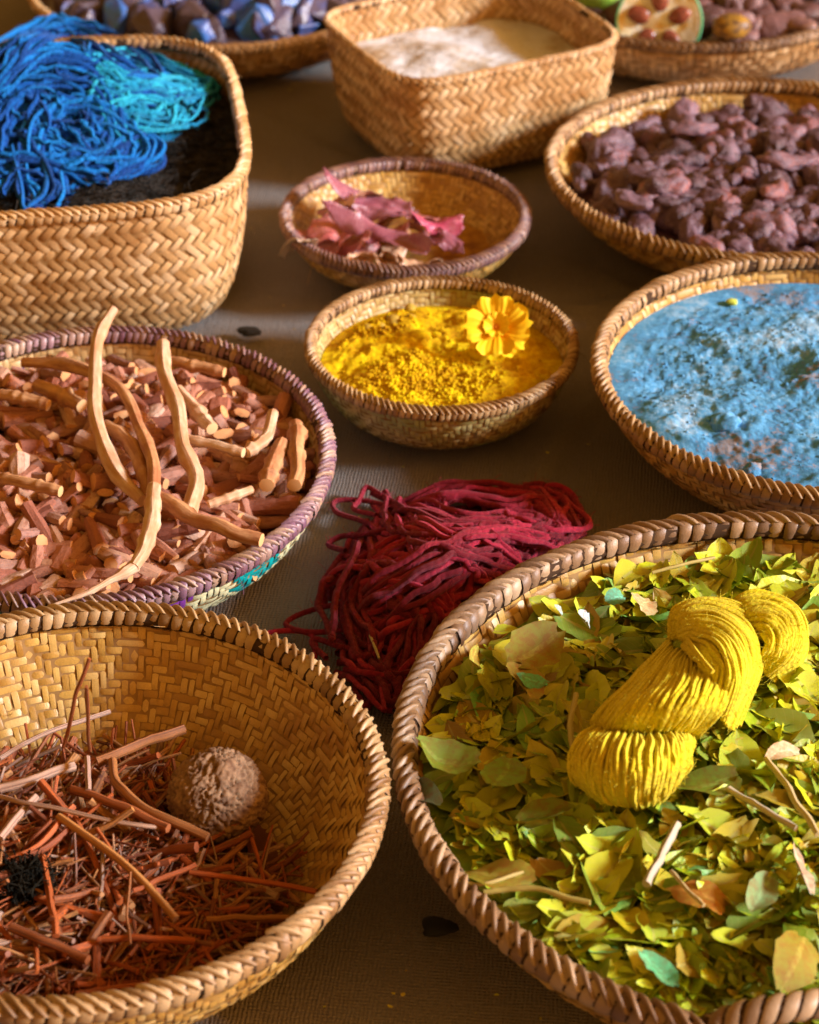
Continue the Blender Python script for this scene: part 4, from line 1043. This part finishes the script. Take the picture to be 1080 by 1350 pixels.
for pts, r, rn, lb in [
    ([(0, 1040, .062), (38, 1030, .064), (75, 1017, .064), (98, 1010, .062)], .0056, .88, 'thick grey stick with an orange cut end at the left edge'),
    ([(0, 1050, .066), (56, 1064, .068), (160, 1085, .066), (215, 1092, .06)], .0026, .86, 'long thin pinkish stick crossing from the left edge'),
    ([(95, 1041, .062), (160, 1064, .064), (222, 1092, .062)], .0052, .5, 'broad brown stick left of the wrinkled ball'),
    ([(148, 1003, .062), (156, 1036, .066), (197, 1068, .064), (274, 1104, .058)], .0052, .65, 'bent brown stick hooking round in front of the ball'),
    ([(128, 1004, .060), (183, 981, .062), (243, 961, .062)], .0058, .62, 'brown stick leaning towards the back wall of the bowl'),
    ([(56, 1129, .062), (66, 1185, .060), (74, 1234, .056)], .0040, .28, 'bright orange-red stick pointing at the front'),
    ([(77, 1076, .066), (151, 1128, .062), (200, 1175, .056), (232, 1212, .052)], .0042, .74, 'long golden-brown stick running down the heap'),
    ([(250, 1150, .056), (310, 1158, .054), (380, 1169, .056), (418, 1176, .060)], .0030, .26, 'long red stick reaching the right side of the bowl'),
    ([(176, 1174, .057), (215, 1158, .058), (258, 1140, .058)], .0030, .24, 'dark red stick joining the long red one'),
    ([(118, 868, .150), (98, 925, .115), (84, 985, .07)], .0022, .5, 'tall thin twig leaning on the pale back wall'),
    ([(114, 905, .135), (116, 950, .10), (119, 990, .066)], .0020, .56, 'upright twig just in front of the leaning one'),
    ([(115, 998, .074), (116, 1020, .070), (117, 1042, .066)], .0034, .9, 'short whitish upright splinter'),
    ([(0, 1000, .064), (50, 972, .066), (145, 938, .062)], .0028, .9, 'long lavender-white splinter at the back left'),
    ([(14, 1222, .054), (65, 1244, .052), (116, 1266, .050)], .0050, .52, 'dark brown stick near the front left wall'),
    ([(272, 1212, .050), (320, 1209, .050), (382, 1210, .052)], .0032, .7, 'orange-brown stick near the front right wall'),
    ([(134, 1238, .050), (190, 1237, .052), (257, 1241, .050)], .0036, .3, 'level orange stick near the front wall'),
    ([(10, 1135, .060), (50, 1115, .062), (97, 1063, .064)], .0036, .3, 'red-orange stick slanting at the left'),
    ([(20, 1136, .060), (60, 1118, .062), (92, 1092, .063)], .0036, .1, 'dull crimson stick parallel to the slanting red one'),
    ([(172, 1150, .062), (168, 1200, .058), (172, 1245, .054)], .0016, .6, 'wavy hair-thin twig in the centre front'),
    ([(100, 1310, .050), (170, 1300, .052), (240, 1300, .055)], .0028, .4, 'orange stick along the very front of the bowl'),
    ([(0, 1105, .062), (20, 1080, .064), (48, 1050, .066)], .0045, .88, 'grey-pink stick end at the left edge')]:
    px_tube('stick', pts, M['twig'], r*.66, sides=6, label=lb, cat='stick', jag=.04, rnd=rn)
n = NT('gall'); g = n.noise(130, 4, .6)
c = n.ramp(g, [(.35, (.13, .065, .035)), (.6, (.28, .165, .09))]); n.bump(n.noise(400, 4, .6), .5, .001); M['gall'] = n.fin(c, .85, .2)
bm = bmesh.new(); bmesh.ops.create_icosphere(bm, subdivisions=6, radius=1)
V = np.array([v.co[:] for v in bm.verts]); F = np.array([[v.index for v in f.verts] for f in bm.faces]); bm.free()
def n3(V, f, sd): return (fbm(V[:, 0]*f+1.3*sd, V[:, 1]*f+V[:, 2]*f*.9, 2, sd)+fbm(V[:, 2]*f+V[:, 0]*f*.5, V[:, 1]*f*.9-V[:, 0]*f*.6, 2, sd+5))*.5
wr = n3(V, 2.2, 1)[:, None]*.35
Vw = V + wr
r1 = np.abs(n3(Vw, 7.0, 3)); r2 = np.abs(n3(Vw, 12., 8))
disp = 1 + .12*n3(V, 1.3, 4) + .095*np.clip(r1*6, 0, 1) + .045*np.clip(r2*6, 0, 1) - .10
V2 = V*disp[:, None]; V2[:, 2] *= 1.02
top = np.exp(-((V[:, 0]/.22)**2+((V[:, 1]+.0)/.22)**2))*(V[:, 2] > 0); V2[:, 2] += .10*top
o = obj('wrinkled_ball', mesh_np('wrinkled_ball', V2*.0325, [F], np.zeros((len(V2), 3))), M['gall']); o.location = ballp
o.rotation_euler = (math.radians(12), math.radians(4), .4)
tag(o, 'pale brown ball with a deeply wrinkled crust resting among the twigs', 'dried gall')
# dark green fuzzy tuft
n = NT('lichen'); M['lichen'] = n.fin(n.ramp(n.noise(80, 3), [(.3, (.004, .004, .003)), (.7, (.018, .014, .008))]), .95, .1)
mb = MB(); pc = np.array(at(28, 1165, .052))
for k in range(700):
    d0 = RNG.normal(0, 1, 3); d0[2] = abs(d0[2])*.7; d0 /= np.linalg.norm(d0); p = pc + d0*np.array([.020, .016, .014])*RNG.uniform(.3, 1)
    tube(mb, spline([p, p+RNG.normal(0, .003, 3), p+RNG.normal(0, .005, 3), p+RNG.normal(0, .006, 3)], 7), .0005, 3, RNG.random(), cap=False)
tag(mb.build('moss_tuft', M['lichen']), 'small blackish green moss tuft at the left of the twig bowl', 'moss')

# ------------------------------------------------------------------ red wool
M['yarn_red'] = yarn_mat('yarn_red', (.07, .001, .005), (.19, .003, .014), (.38, .012, .042), sheen=.25, stint=(1, .35, .4))
def yarn_path(pts, jitter, n_=60):
    p = np.array(pts, float); p[:, :3] += RNG.normal(0, jitter, p.shape) * np.array([1, 1, .5]); p[:, 2] = np.maximum(p[:, 2], .003)
    return spline(p, n_)
red_c = np.array(at(605, 780, 0.))
def zred(x, y):
    """height of the red heap"""
    c1 = np.array(at(560, 745, 0.)); c2 = np.array(at(640, 700, 0)); c3 = np.array(at(510, 850, 0))
    return .046*np.exp(-(((x-c1[0])/.075)**2 + ((y-c1[1])/.075)**2)) + .026*np.exp(-(((x-c2[0])/.09)**2+((y-c2[1])/.05)**2)) + .018*np.exp(-(((x-c3[0])/.05)**2+((y-c3[1])/.07)**2))
mb = MB()
def red(pxs, spread, count, dz=(0, .012), r=.0027, n_=64):
    base = np.array([at(625+(x-625)*.89, 775+(y-775)*.93, 0)[:] for x, y in pxs])
    for k in range(count):
        off = np.clip(RNG.normal(0, spread*.85, 2), -.012, .012); P = base.copy(); P[:, :2] += off + RNG.normal(0, .0042, (len(P), 2)) + (P[:, :2]-P[:, :2].mean(0))*RNG.normal(0, .07)
        P2 = base[::-1].copy(); P2[:, :2] += off + RNG.normal(0, .0055, 2) + RNG.normal(0, .0042, (len(P), 2))
        P = np.vstack([P, P2[:random.choice([len(P2), len(P2)-1, len(P2)])]]); n_ = 120
        S = spline(P, n_); zz = zred(S[:, 0], S[:, 1])*RNG.uniform(.5, 1.08) + RNG.uniform(*dz) + .003*np.sin(np.linspace(0, RNG.uniform(4, 13), n_)+RNG.random()*6)
        w_ = np.clip(np.linspace(0, 1, n_)*9, 0, 1)*np.clip((1-np.linspace(0, 1, n_))*9, 0, 1); zz = zz*w_ + .002*(1-w_)
        # project upwards: keep the drawn place by moving the point back towards the camera
        S[:, 2] = np.maximum(zz, .0025); f = 1 - S[:, 2:3]/CAM_Z; S[:, :2] *= f
        S += spline(RNG.normal(0, .0011, (30, 3)), n_)
        tube(mb, S, r*(1+RNG.normal(0, .08))*(1+spline(RNG.normal(0, .10, (40, 3)), n_)[:, 0]), 6, RNG.random(), cap=False)
flows = [
 ([(505, 655), (500, 690), (560, 700), (640, 735), (690, 745)], .009, 9),
 ([(505, 705), (540, 672), (600, 690), (680, 690), (735, 700), (750, 695)], .008, 14),
 ([(440, 770), (480, 740), (560, 700), (640, 690), (720, 690)], .008, 12),
 ([(445, 830), (470, 780), (540, 740), (600, 720), (650, 700)], .009, 16),
 ([(460, 860), (490, 800), (560, 760), (610, 735), (645, 745), (640, 765)], .009, 16),
 ([(480, 880), (500, 830), (560, 795), (600, 770), (610, 740)], .009, 14),
 ([(435, 800), (440, 765), (480, 745), (530, 770), (560, 820)], .008, 10),
 ([(500, 655), (535, 680), (560, 730), (540, 780), (500, 800)], .009, 8),
 ([(530, 665), (600, 640), (680, 650), (740, 645), (755, 680)], .007, 12),
 ([(640, 650), (700, 640), (745, 650), (775, 690), (740, 700), (690, 680)], .006, 9),
 ([(560, 800), (600, 790), (640, 770), (660, 745), (620, 735)], .008, 14),
 ([(450, 850), (470, 890), (520, 900), (560, 860), (590, 810)], .009, 12),
 ([(445, 880), (480, 900), (510, 935), (525, 880), (530, 830)], .008, 10),
 ([(450, 790), (500, 760), (560, 775), (600, 820), (560, 870)], .012, 14),
 ([(480, 690), (460, 740), (440, 800), (450, 860)], .008, 10),
 ([(600, 700), (660, 720), (690, 760), (650, 790)], .010, 12)]
for f, sp, ct in flows: red(f, sp, int(ct*.85))
for k in range(46):     # random loops filling the body
    c0 = at(random.gauss(565, 55), random.gauss(770, 50), 0); a = random.random()*6; ra, rb_ = random.uniform(.02, .05), random.uniform(.008, .02)
    t = np.linspace(0, 2*PI*random.uniform(.6, 1.2), 8); ca, sa = math.cos(a), math.sin(a)
    S = spline(np.c_[c0[0]+ra*np.cos(t)*ca-rb_*np.sin(t)*sa, c0[1]+ra*np.cos(t)*sa+rb_*np.sin(t)*ca, np.zeros(8)] + RNG.normal(0, .003, (8, 3)), 50)
    S[:, 2] = np.maximum(zred(S[:, 0], S[:, 1])*RNG.uniform(.3, 1)+.002, .0025); S[:, :2] *= 1-S[:, 2:3]/CAM_Z
    tube(mb, S, .0024, 6, RNG.random(), cap=False)
V = np.concatenate(mb.V); fuzz(mb, V, 17000, .0050, .00017, 9, .95)
# dark body under the strands
hx, hy = np.meshgrid(np.linspace(-.13, .13, 50), np.linspace(-.13, .13, 50)); hx = hx+red_c[0]-.01; hy = hy+red_c[1]
hz = (zred(hx, hy)*.6-.013); hz = np.where(hz > .0, hz, -.012)
ii = np.arange(49*50).reshape(49, 50)[:, :-1].ravel()
S3 = np.stack([hx, hy, hz], -1).reshape(-1, 3); S3[:, :2] *= 1-np.maximum(S3[:, 2:3], 0)/CAM_Z
mb.add(S3, [np.stack([ii, ii+1, ii+51, ii+50], 1)])
tag(mb.build('red_yarn', M['yarn_red']), 'loose tangle of crimson wool yarn lying on the cloth', 'yarn')
px_tube('straw_bit', [(488, 838, .030), (493, 850, .030), (500, 868, .028)], M['stalk'], .0011, label='tiny golden straw caught in the crimson yarn', cat='straw', rnd=.4)
n = NT('dark_scrap'); M['scrap'] = n.fin((.008, .007, .006), .8)
for k, (px, py, lb) in enumerate([(328, 437, 'small black scrap on the cloth between the tall basket and yellow bowl'), (578, 1222, 'small black scrap on the cloth left of the largest bowl')]):
    o = obj('scrap', blob('scrap', 140+k, 3, .35, 2.), M['scrap']); o.location = at(px, py, .002); o.scale = (.011, .008, .0035); tag(o, lb, 'scrap')

mb = MB(); used = 0
while used < 90:
    px, py = random.uniform(0, 1080), random.uniform(100, 1350); p = at(px, py, .001)
    if any(math.hypot(p[0]-q.c[0], p[1]-q.c[1]) < (q.ax+q.ay)/2*.9 for q in B.values()): continue
    used += 1; V, F, D = AA[random.randrange(len(AA))]; D = D.copy(); D[:, 0] = random.choice([.7, .75, .8, .85, .88])
    mb.add(xf(V, Matrix.Translation(p) @ rand_rot(.2) @ Matrix.Scale(random.uniform(.002, .006), 4)), F, D)
tag(mb.build('leaf_crumbs', M['leaf']), 'tiny leaf crumbs scattered on the brown cloth', 'crumbs', kind='stuff')

# ------------------------------------------------------------------ tall basket: black fleece, blue yarn
bt = B['tall']
n = NT('black_fleece'); M['fleece'] = n.fin(n.ramp(n.noise(90, 3), [(.3, (.010, .010, .008)), (.7, (.045, .038, .032))]), .9, .15)
zfl = lambda x, y: bt.z0 + .124 + .010*fbm(x*14, y*14, 3, 6)
mb = MB(); bed(bt, zfl, None, None, .8, NR=50, NA=120, scale=.975, mb=mb, rim_in=.004)
for k in range(3600):
    a = random.uniform(0, 2*PI); r = math.sqrt(random.random())*.93; x, y = bt.c + bt.outline(np.array([a]))[0]*r
    if x < -.52: continue
    p = np.array([x, y, float(zfl(np.array(x), np.array(y)))]); L = random.uniform(.006, .016)
    q = [p]; 
    for j in range(3): q.append(q[-1] + RNG.normal(0, 1, 3)*L*.5*np.array([1, 1, .45]) + np.array([0, 0, .0012]))
    tube(mb, spline(q, 8), .00045, 3, RNG.random(), cap=False)
tag(mb.build('black_fleece', M['fleece']), 'black curly raw fleece lining the tall basket under the blue yarn', 'fleece', kind='stuff')
M['yarn_blue'] = yarn_mat('yarn_blue', (.001, .018, .12), (.001, .075, .38), (.003, .20, .62), sheen=.15, stint=(.3, .6, 1))
def yb(name, c0, c1, c2):
    return yarn_mat(name, c0, c1, c2, sheen=.15, stint=(.3, .8, 1))
M['yarn_teal'] = yb('yarn_turquoise', (.003, .12, .30), (.006, .27, .52), (.02, .45, .66))
cb = np.array([-.345, 2.06])
def zbl(x, y):
    a = at(120, 150, .15); b_ = at(80, 130, .15)
    h = .105*np.exp(-(((x-(-.40))/.14)**2 + ((y-2.11)/.13)**2)) + .022*np.exp(-(((x-(-.28))/.07)**2+((y-2.08)/.06)**2))
    return bt.z0 + .112 + h
mb1, mb2 = MB(), MB()
def blue(mb, pxs, spread, count, r=.0025, n_=70, dz=(-.008, .014), wig=.0045):
    for k in range(count):
        base = np.array([at(x, y, 0.16)[:] for x, y in pxs])[:, :2]
        P = base + RNG.normal(0, spread, 2) + RNG.normal(0, wig, base.shape)
        S = spline(np.c_[P, np.zeros(len(P))], n_)
        # intersect camera ray with the heap height by fixed point iteration
        z = np.full(n_, .16); D = S[:, :2]/(CAM_Z-.16)
        dz_ = RNG.uniform(*dz)
        for _ in range(12): z = .5*z + .5*(zbl(D[:, 0]*(CAM_Z-z), D[:, 1]*(CAM_Z-z)) + dz_)
        S[:, 2] = z + .002*np.sin(np.linspace(0, RNG.uniform(4, 20), n_)); S[:, :2] = D*(CAM_Z-z)[:, None]; S += spline(RNG.normal(0, .0009, (20, 3)), n_)
        tube(mb, S, r*(1+RNG.normal(0, .1)), 6, RNG.random(), cap=False)
for f, sp, ct, mm in [
 ([(0, 95), (40, 50), (100, 40), (160, 75), (200, 100)], .012, 26, 1),
 ([(0, 130), (60, 70), (130, 80), (180, 110), (230, 120)], .013, 26, 1),
 ([(0, 160), (30, 120), (80, 100), (140, 110), (170, 170)], .014, 22, 1),
 ([(10, 60), (60, 30), (95, 30), (110, 70)], .008, 12, 1),
 ([(120, 75), (170, 70), (220, 90), (268, 112), (240, 130)], .008, 30, 2),
 ([(135, 90), (180, 110), (230, 110), (262, 118)], .008, 26, 2),
 ([(130, 110), (160, 120), (190, 150), (170, 180), (140, 150)], .008, 14, 2),
 ([(150, 130), (200, 125), (235, 135), (225, 160), (180, 160)], .007, 16, 2),
 ([(0, 200), (10, 140), (50, 125), (70, 160), (30, 175)], .007, 9, 1),
 ([(60, 130), (50, 170), (90, 200), (130, 190), (120, 140), (90, 130)], .008, 12, 1),
 ([(40, 210), (50, 170), (90, 140), (150, 150), (195, 190), (190, 215), (150, 222)], .006, 10, 1),
 ([(90, 215), (130, 205), (170, 200), (170, 175), (140, 160)], .008, 12, 1),
 ([(30, 190), (35, 250), (55, 275), (70, 250), (60, 200), (40, 175)], .004, 6, 1),
 ([(0, 205), (60, 210), (110, 225), (150, 230), (190, 215)], .006, 12, 1),
 ([(60, 220), (85, 240), (100, 265), (110, 285)], .004, 6, 1),
 ([(0, 250), (20, 230), (60, 235), (80, 260)], .009, 8, 1),
 ([(100, 170), (130, 200), (170, 180), (150, 155)], .010, 14, 1)]:
    blue(mb1 if mm == 1 else mb2, f, sp, ct)
for k in range(75):
    m_ = mb2 if k % 3 == 0 else mb1
    cx0, cy0 = (random.gauss(185, 30), random.gauss(130, 22)) if k % 3 == 0 else (random.gauss(80, 55), random.gauss(160, 40))
    ra = random.uniform(12, 42); rb2 = random.uniform(8, 24); t0 = random.random()*6; pts = [(cx0+ra*math.cos(t0+t), cy0+rb2*math.sin(t0+t)) for t in np.linspace(0, random.uniform(4, 7), 7)]
    blue(m_, pts, .002, 1, r=.0018, n_=50)
# heap body under each
for mm, c0, sx, sy in ((mb1, at(70, 150, .17), .13, .11), (mb2, at(190, 120, .17), .05, .045)):
    hx, hy = np.meshgrid(np.linspace(-1, 1, 40), np.linspace(-1, 1, 40)); r = np.hypot(hx, hy)
    X = c0[0]+hx*sx; Y = c0[1]+hy*sy; Zz = np.where(r < 1, zbl(X, Y)-.012-.03*np.clip(r, 0, 1)**4, .10)
    ii = np.arange(39*40).reshape(39, 40)[:, :-1].ravel(); mm.add(np.stack([X, Y, Zz], -1).reshape(-1, 3), [np.stack([ii, ii+1, ii+41, ii+40], 1)])
for k, mm in ((1, mb1), (2, mb2)): fuzz(mm, np.concatenate(mm.V), 7000, .0044, .00016, 20+k, .8)
yt = thing('blue_yarn', 'heap of tangled cobalt and turquoise yarn in the tall basket', 'yarn', (0, 0, 0))
o = mb1.build('cobalt_strands', M['yarn_blue'], yt); o['label'] = 'deep cobalt strands'
o = mb2.build('turquoise_strands', M['yarn_teal'], yt); o['label'] = 'turquoise strands on the right side'

# ------------------------------------------------------------------ purple lumps
n = NT('purple_lump'); wp = n.coord()
c = n.ramp(n.math('ADD', n.math('MULTIPLY', n.rnd(), .45), n.math('MULTIPLY', n.noise(3.2, 5, .65), .6)), [(.25, (.045, .016, .020)), (.45, (.095, .040, .052)), (.66, (.16, .095, .13)), (.86, (.30, .07, .035))])
c = n.mix(n.ramp(n.noise(9, 4, .65), [(.52, (0, 0, 0)), (.7, (.55, .55, .55))]), c, (.34, .27, .37))
n.bump(n.noise(6, 4, .6), .7, .0025); M['lac'] = n.fin(c, .5, .5)
def knob_mesh(seed):
    rg = np.random.default_rng(seed); bm = bmesh.new(); bmesh.ops.create_icosphere(bm, subdivisions=4, radius=1)
    V = np.array([v.co[:] for v in bm.verts]); F = np.array([[v.index for v in f.verts] for f in bm.faces]); bm.free()
    L = rg.uniform(1., 2.3); ph = rg.random()*6; fq = rg.uniform(2.5, 4)
    a = fbm(V[:, 0]*2*L+seed, V[:, 1]*2.2+V[:, 2]*1.7, 3, seed); b_ = fbm(V[:, 2]*2.2-seed, V[:, 0]*1.6*L-V[:, 1]*2, 3, seed+4)
    r = 1 + .27*(a+b_) + .14*np.sin(V[:, 0]*fq*L+ph)
    V = V*np.stack([np.full(len(V), L)*(1+.1*a), r*.85, r*.72], 1); V[:, 2] += .25*np.sin(V[:, 0]*1.2+ph); V[:, 1] += .3*np.cos(V[:, 0]*1.1+ph)
    return mesh_np('purple_lump', V, [F], np.zeros((len(V), 3)))
KV = [knob_mesh(400+k) for k in range(14)]
for me in KV: me.materials.append(M['lac'])
bp = B['purple']
zp = lambda x, y: heap_z(bp, x, y, .68, .018, 5, .006, 12)
mb = scatter(bp, KV, M['lac'], 480, 0, zp, .95, (.0075, .0185), .4, 'purple_lump',
             dict(label='knobbly purple-brown resin lump in the bowl at the upper right', cat='lump', group='purple-brown lumps in one bowl'), None, None, .016, lift=.003, solo_max=210, reach=1.2, labeller=lab_lump)
bed(bp, lambda x, y: zp(x, y)-.010, None, None, .68, mb=mb)
tag(mb.build('lump_rubble', M['lac']), 'smaller purple-brown rubble beneath the knobbly lumps', 'rubble', kind='stuff')
for px, py, s, rz, lb, sd in [(875, 248, .0235, 8, 'largest pale mauve elongated lump in the middle of the heap', 431), (1040, 212, .016, 5, 'ribbed mauve lump at the right edge of the heap', 432), (1020, 250, .015, 60, 'stout lump standing below the ribbed mauve one', 433),
                              (835, 262, .014, -40, 'lumpy grey-mauve nodule left of the largest one', 434), (915, 170, .013, 30, 'dark lump high at the back of the heap', 435)]:
    o = obj('purple_lump', knob_mesh(sd), M['lac']); p = at(px, py, .074); o.matrix_world = Matrix.Translation(p) @ Matrix.Rotation(math.radians(rz), 4, 'Z') @ Matrix.Diagonal((s*1.15, s*.85, s*.8, 1)); tag(o, lb, 'lump')

# ------------------------------------------------------------------ white powder basket
n = NT('chalk'); wp = n.wpos()
sepn = n.noise(11, 5, .6, wp)
c = n.ramp(n.math('ADD', n.math('MULTIPLY', sepn, .75), n.math('MULTIPLY', n.noise(70, 4, .6, wp), .25)), [(.36, (.34, .24, .14)), (.44, (.46, .39, .31)), (.52, (.60, .61, .63))]); n.bump(n.noise(90, 5, .65, wp), .6, .004)
M['chalk'] = n.fin(c, .9, .1)
bq = B['rect']
zch = lambda x, y: bq.z0 + .078 + .006*fbm(x*22, y*22, 5, 41) + .012*np.exp(-(((x-.03)/.07)**2+((y-2.36)/.06)**2))
bed(bq, zch, M['chalk'], 'chalk_powder', .66, NR=90, NA=200, tagd=dict(label='chalky white and tan powder in the four-sided plaited basket', cat='powder', kind='stuff'))
n = NT('chalk_white'); n.bump(n.noise(60, 5), .6, .05); M['chalkw'] = n.fin(n.ramp(n.noise(3, 4), [(.35, (.45, .42, .38)), (.6, (.70, .70, .70))]), .9)

# ------------------------------------------------------------------ back-left stones
n = NT('blue_stone'); c = n.ramp(n.math('ADD', n.math('MULTIPLY', n.rnd(), .5), n.math('MULTIPLY', n.noise(1.4, 3), .5)), [(.25, (.06, .035, .035)), (.48, (.09, .065, .10)), (.58, (.05, .08, .26)), (.74, (.03, .17, .50))])
n.bump(n.noise(5, 4), .6, .002); M['stone'] = n.fin(c, .38, .6)
def stone_mesh(seed):
    rg = np.random.default_rng(seed); bm = bmesh.new()
    for p in rg.normal(0, 1, (14, 3)): 
        p = p/np.linalg.norm(p)*rg.uniform(.75, 1.1); bm.verts.new(p*np.array([1.1, .9, .75]))
    bmesh.ops.convex_hull(bm, input=bm.verts)
    bmesh.ops.bevel(bm, geom=bm.edges[:], offset=.05, segments=1, affect='EDGES')
    me = bpy.data.meshes.new('stone'); bm.to_mesh(me); bm.free(); a = me.attributes.new('data', 'FLOAT_COLOR', 'POINT'); return me
SV = [stone_mesh(k) for k in range(12)]
for me in SV: me.materials.append(M['stone'])
bk = B['backl']
zb_ = lambda x, y: heap_z(bk, x, y, .7, .050, 6, .004, 10)
mb = scatter(bk, SV, M['stone'], 220, 0, zb_, .95, (.022, .040), 1.2, 'stone', dict(label='angular blue-grey stone piled in the shallow tray at the back left', cat='stone', group='blue-grey stones in the back tray'), None, None, .014, lift=.008, solo_max=170, reach=.9, labeller=lab_stone)
bed(bk, lambda x, y: zb_(x, y)-.006, None, None, .6, mb=mb)
tag(mb.build('stone_rubble', M['stone'], smooth=False), 'lower stones filling the shallow tray at the back left', 'stones', kind='stuff')

# ------------------------------------------------------------------ back-right: fruit and pods
bk2 = B['backr']
n = NT('dark_pod'); c = n.ramp(n.math('ADD', n.math('MULTIPLY', n.rnd(), .5), n.math('MULTIPLY', n.noise(2.5, 4), .5)), [(.2, (.045, .018, .016)), (.5, (.10, .04, .04)), (.75, (.20, .10, .10)), (.9, (.30, .15, .03))])
n.bump(n.noise(5, 4), .7, .003); M['pod'] = n.fin(c, .5, .5)
PV = [blob('dark_pod', 500+k, 3, .28, 1.6, stretch=(1.25, .9, .7)) for k in range(10)]
for me in PV: me.materials.append(M['pod'])
zb2 = lambda x, y: heap_z(bk2, x, y, .72, .022, 6, .004, 10)
fp = at(869, 29, .076)
mb = scatter(bk2, PV, M['pod'], 240, 0, zb2, .95, (.016, .028), .5, 'dark_pod', dict(label='dark purplish-brown dried pod in the tray with the halved fruit', cat='pod', group='dark pods in the back right tray'), None, None, .012, lift=.005, solo_max=120, reach=1., labeller=lab_pod, keep_out=((fp[0], fp[1], .06),))
bed(bk2, lambda x, y: zb2(x, y)-.006, None, None, .6, mb=mb)
tag(mb.build('pod_rubble', M['pod']), 'lower dark pods filling the tray with the halved fruit', 'pods', kind='stuff')
n = NT('rind'); M['rind'] = n.fin(n.ramp(n.noise(6, 3), [(.3, (.12, .30, .03)), (.7, (.28, .42, .05))]), .4, .5)
n = NT('rind_edge'); M['rinde'] = n.fin((.16, .55, .26), .4, .4)
n = NT('flesh'); dd = n.coord(); fr_ = n.noise(7, 4, .5)
c = n.ramp(n.noise(55, 3, .5), [(.40, (.80, .80, .68)), (.52, (.78, .74, .50)), (.62, (.70, .50, .16))]); n.bump(n.noise(200, 3), .4, .001); M['flesh'] = n.fin(c, .35, .5)
n = NT('seed'); M['seed'] = n.fin(n.ramp(n.noise(2.5, 3), [(.3, (.13, .03, .02)), (.7, (.30, .08, .04))]), .3, .6)
FR = .050
fruit = thing('halved_fruit', 'halved green-skinned fruit showing pale flesh and brown seeds', 'fruit', fp)
fm_ = Matrix.Rotation(math.radians(-8), 4, 'Z') @ Matrix.Rotation(math.radians(70), 4, 'X')      # local +z faces the camera
def lathe(prof, na=48):
    V = []; q = []
    for r, z in prof:
        for k in range(na): a = 2*PI*k/na; V.append((r*math.cos(a), r*math.sin(a), z))
    for i in range(len(prof)-1):
        for k in range(na): q.append((i*na+k, i*na+(k+1) % na, (i+1)*na+(k+1) % na, (i+1)*na+k))
    return np.array(V), [np.array(q)]
mb = MB(); V, F = lathe([(FR*math.sin(a)*1.0, -FR*math.cos(a)*.9) for a in np.linspace(.02, PI/2, 14)]); mb.add(V, F); o = mb.build('rind', M['rind'], fruit); o.matrix_local = fm_
mb = MB(); V, F = lathe([(FR, -.001), (FR*1.005, .0008), (FR*.985, .002), (FR*.955, .0012)]); mb.add(V, F); o = mb.build('rind_edge', M['rinde'], fruit); o.matrix_local = fm_
mb = MB(); prof = [(FR*.96, .0010)] + [(FR*r, .0014 - .0035*(1-abs(r-.45)*2 if r < .9 else 0)*(r < .9)) for r in np.linspace(.92, .02, 16)] + [(0.0001, .001)]
V, F = lathe(prof); V[:, 2] += .0012*fbm(V[:, 0]*120, V[:, 1]*120, 3, 2)*(np.hypot(V[:, 0], V[:, 1]) < FR*.9); mb.add(V, F); o = mb.build('flesh', M['flesh'], fruit); o.matrix_local = fm_
for k in range(5):
    a = math.radians(20+72*k); o = obj('seed', blob('seed', 600+k, 3, .12, 1.5, stretch=(1.25, .95, .5)), M['seed'], fruit)
    o.matrix_local = fm_ @ Matrix.Rotation(a, 4, 'Z') @ Matrix.Translation((FR*.50, 0, .001)) @ Matrix.Scale(.0105, 4)
o = obj('green_fruit', blob('green_fruit', 620, 4, .05, 1.2), M['rind']); o.location = at(790, -12, .080); o.scale = (.036, .036, .034); tag(o, 'whole green fruit behind the halved one at the top of the photo', 'fruit')
o = obj('cut_nut', blob('cut_nut', 622, 3, .15, 1.5), None); n = NT('nut'); o.data.materials.append(n.fin(n.ramp(n.noise(2, 3), [(.4, (.36, .20, .02)), (.6, (.10, .05, .02))]), .5))
o.location = at(965, 35, .088); o.scale = (.022, .018, .015); tag(o, 'olive-brown cut nut among the dark pods', 'nut')
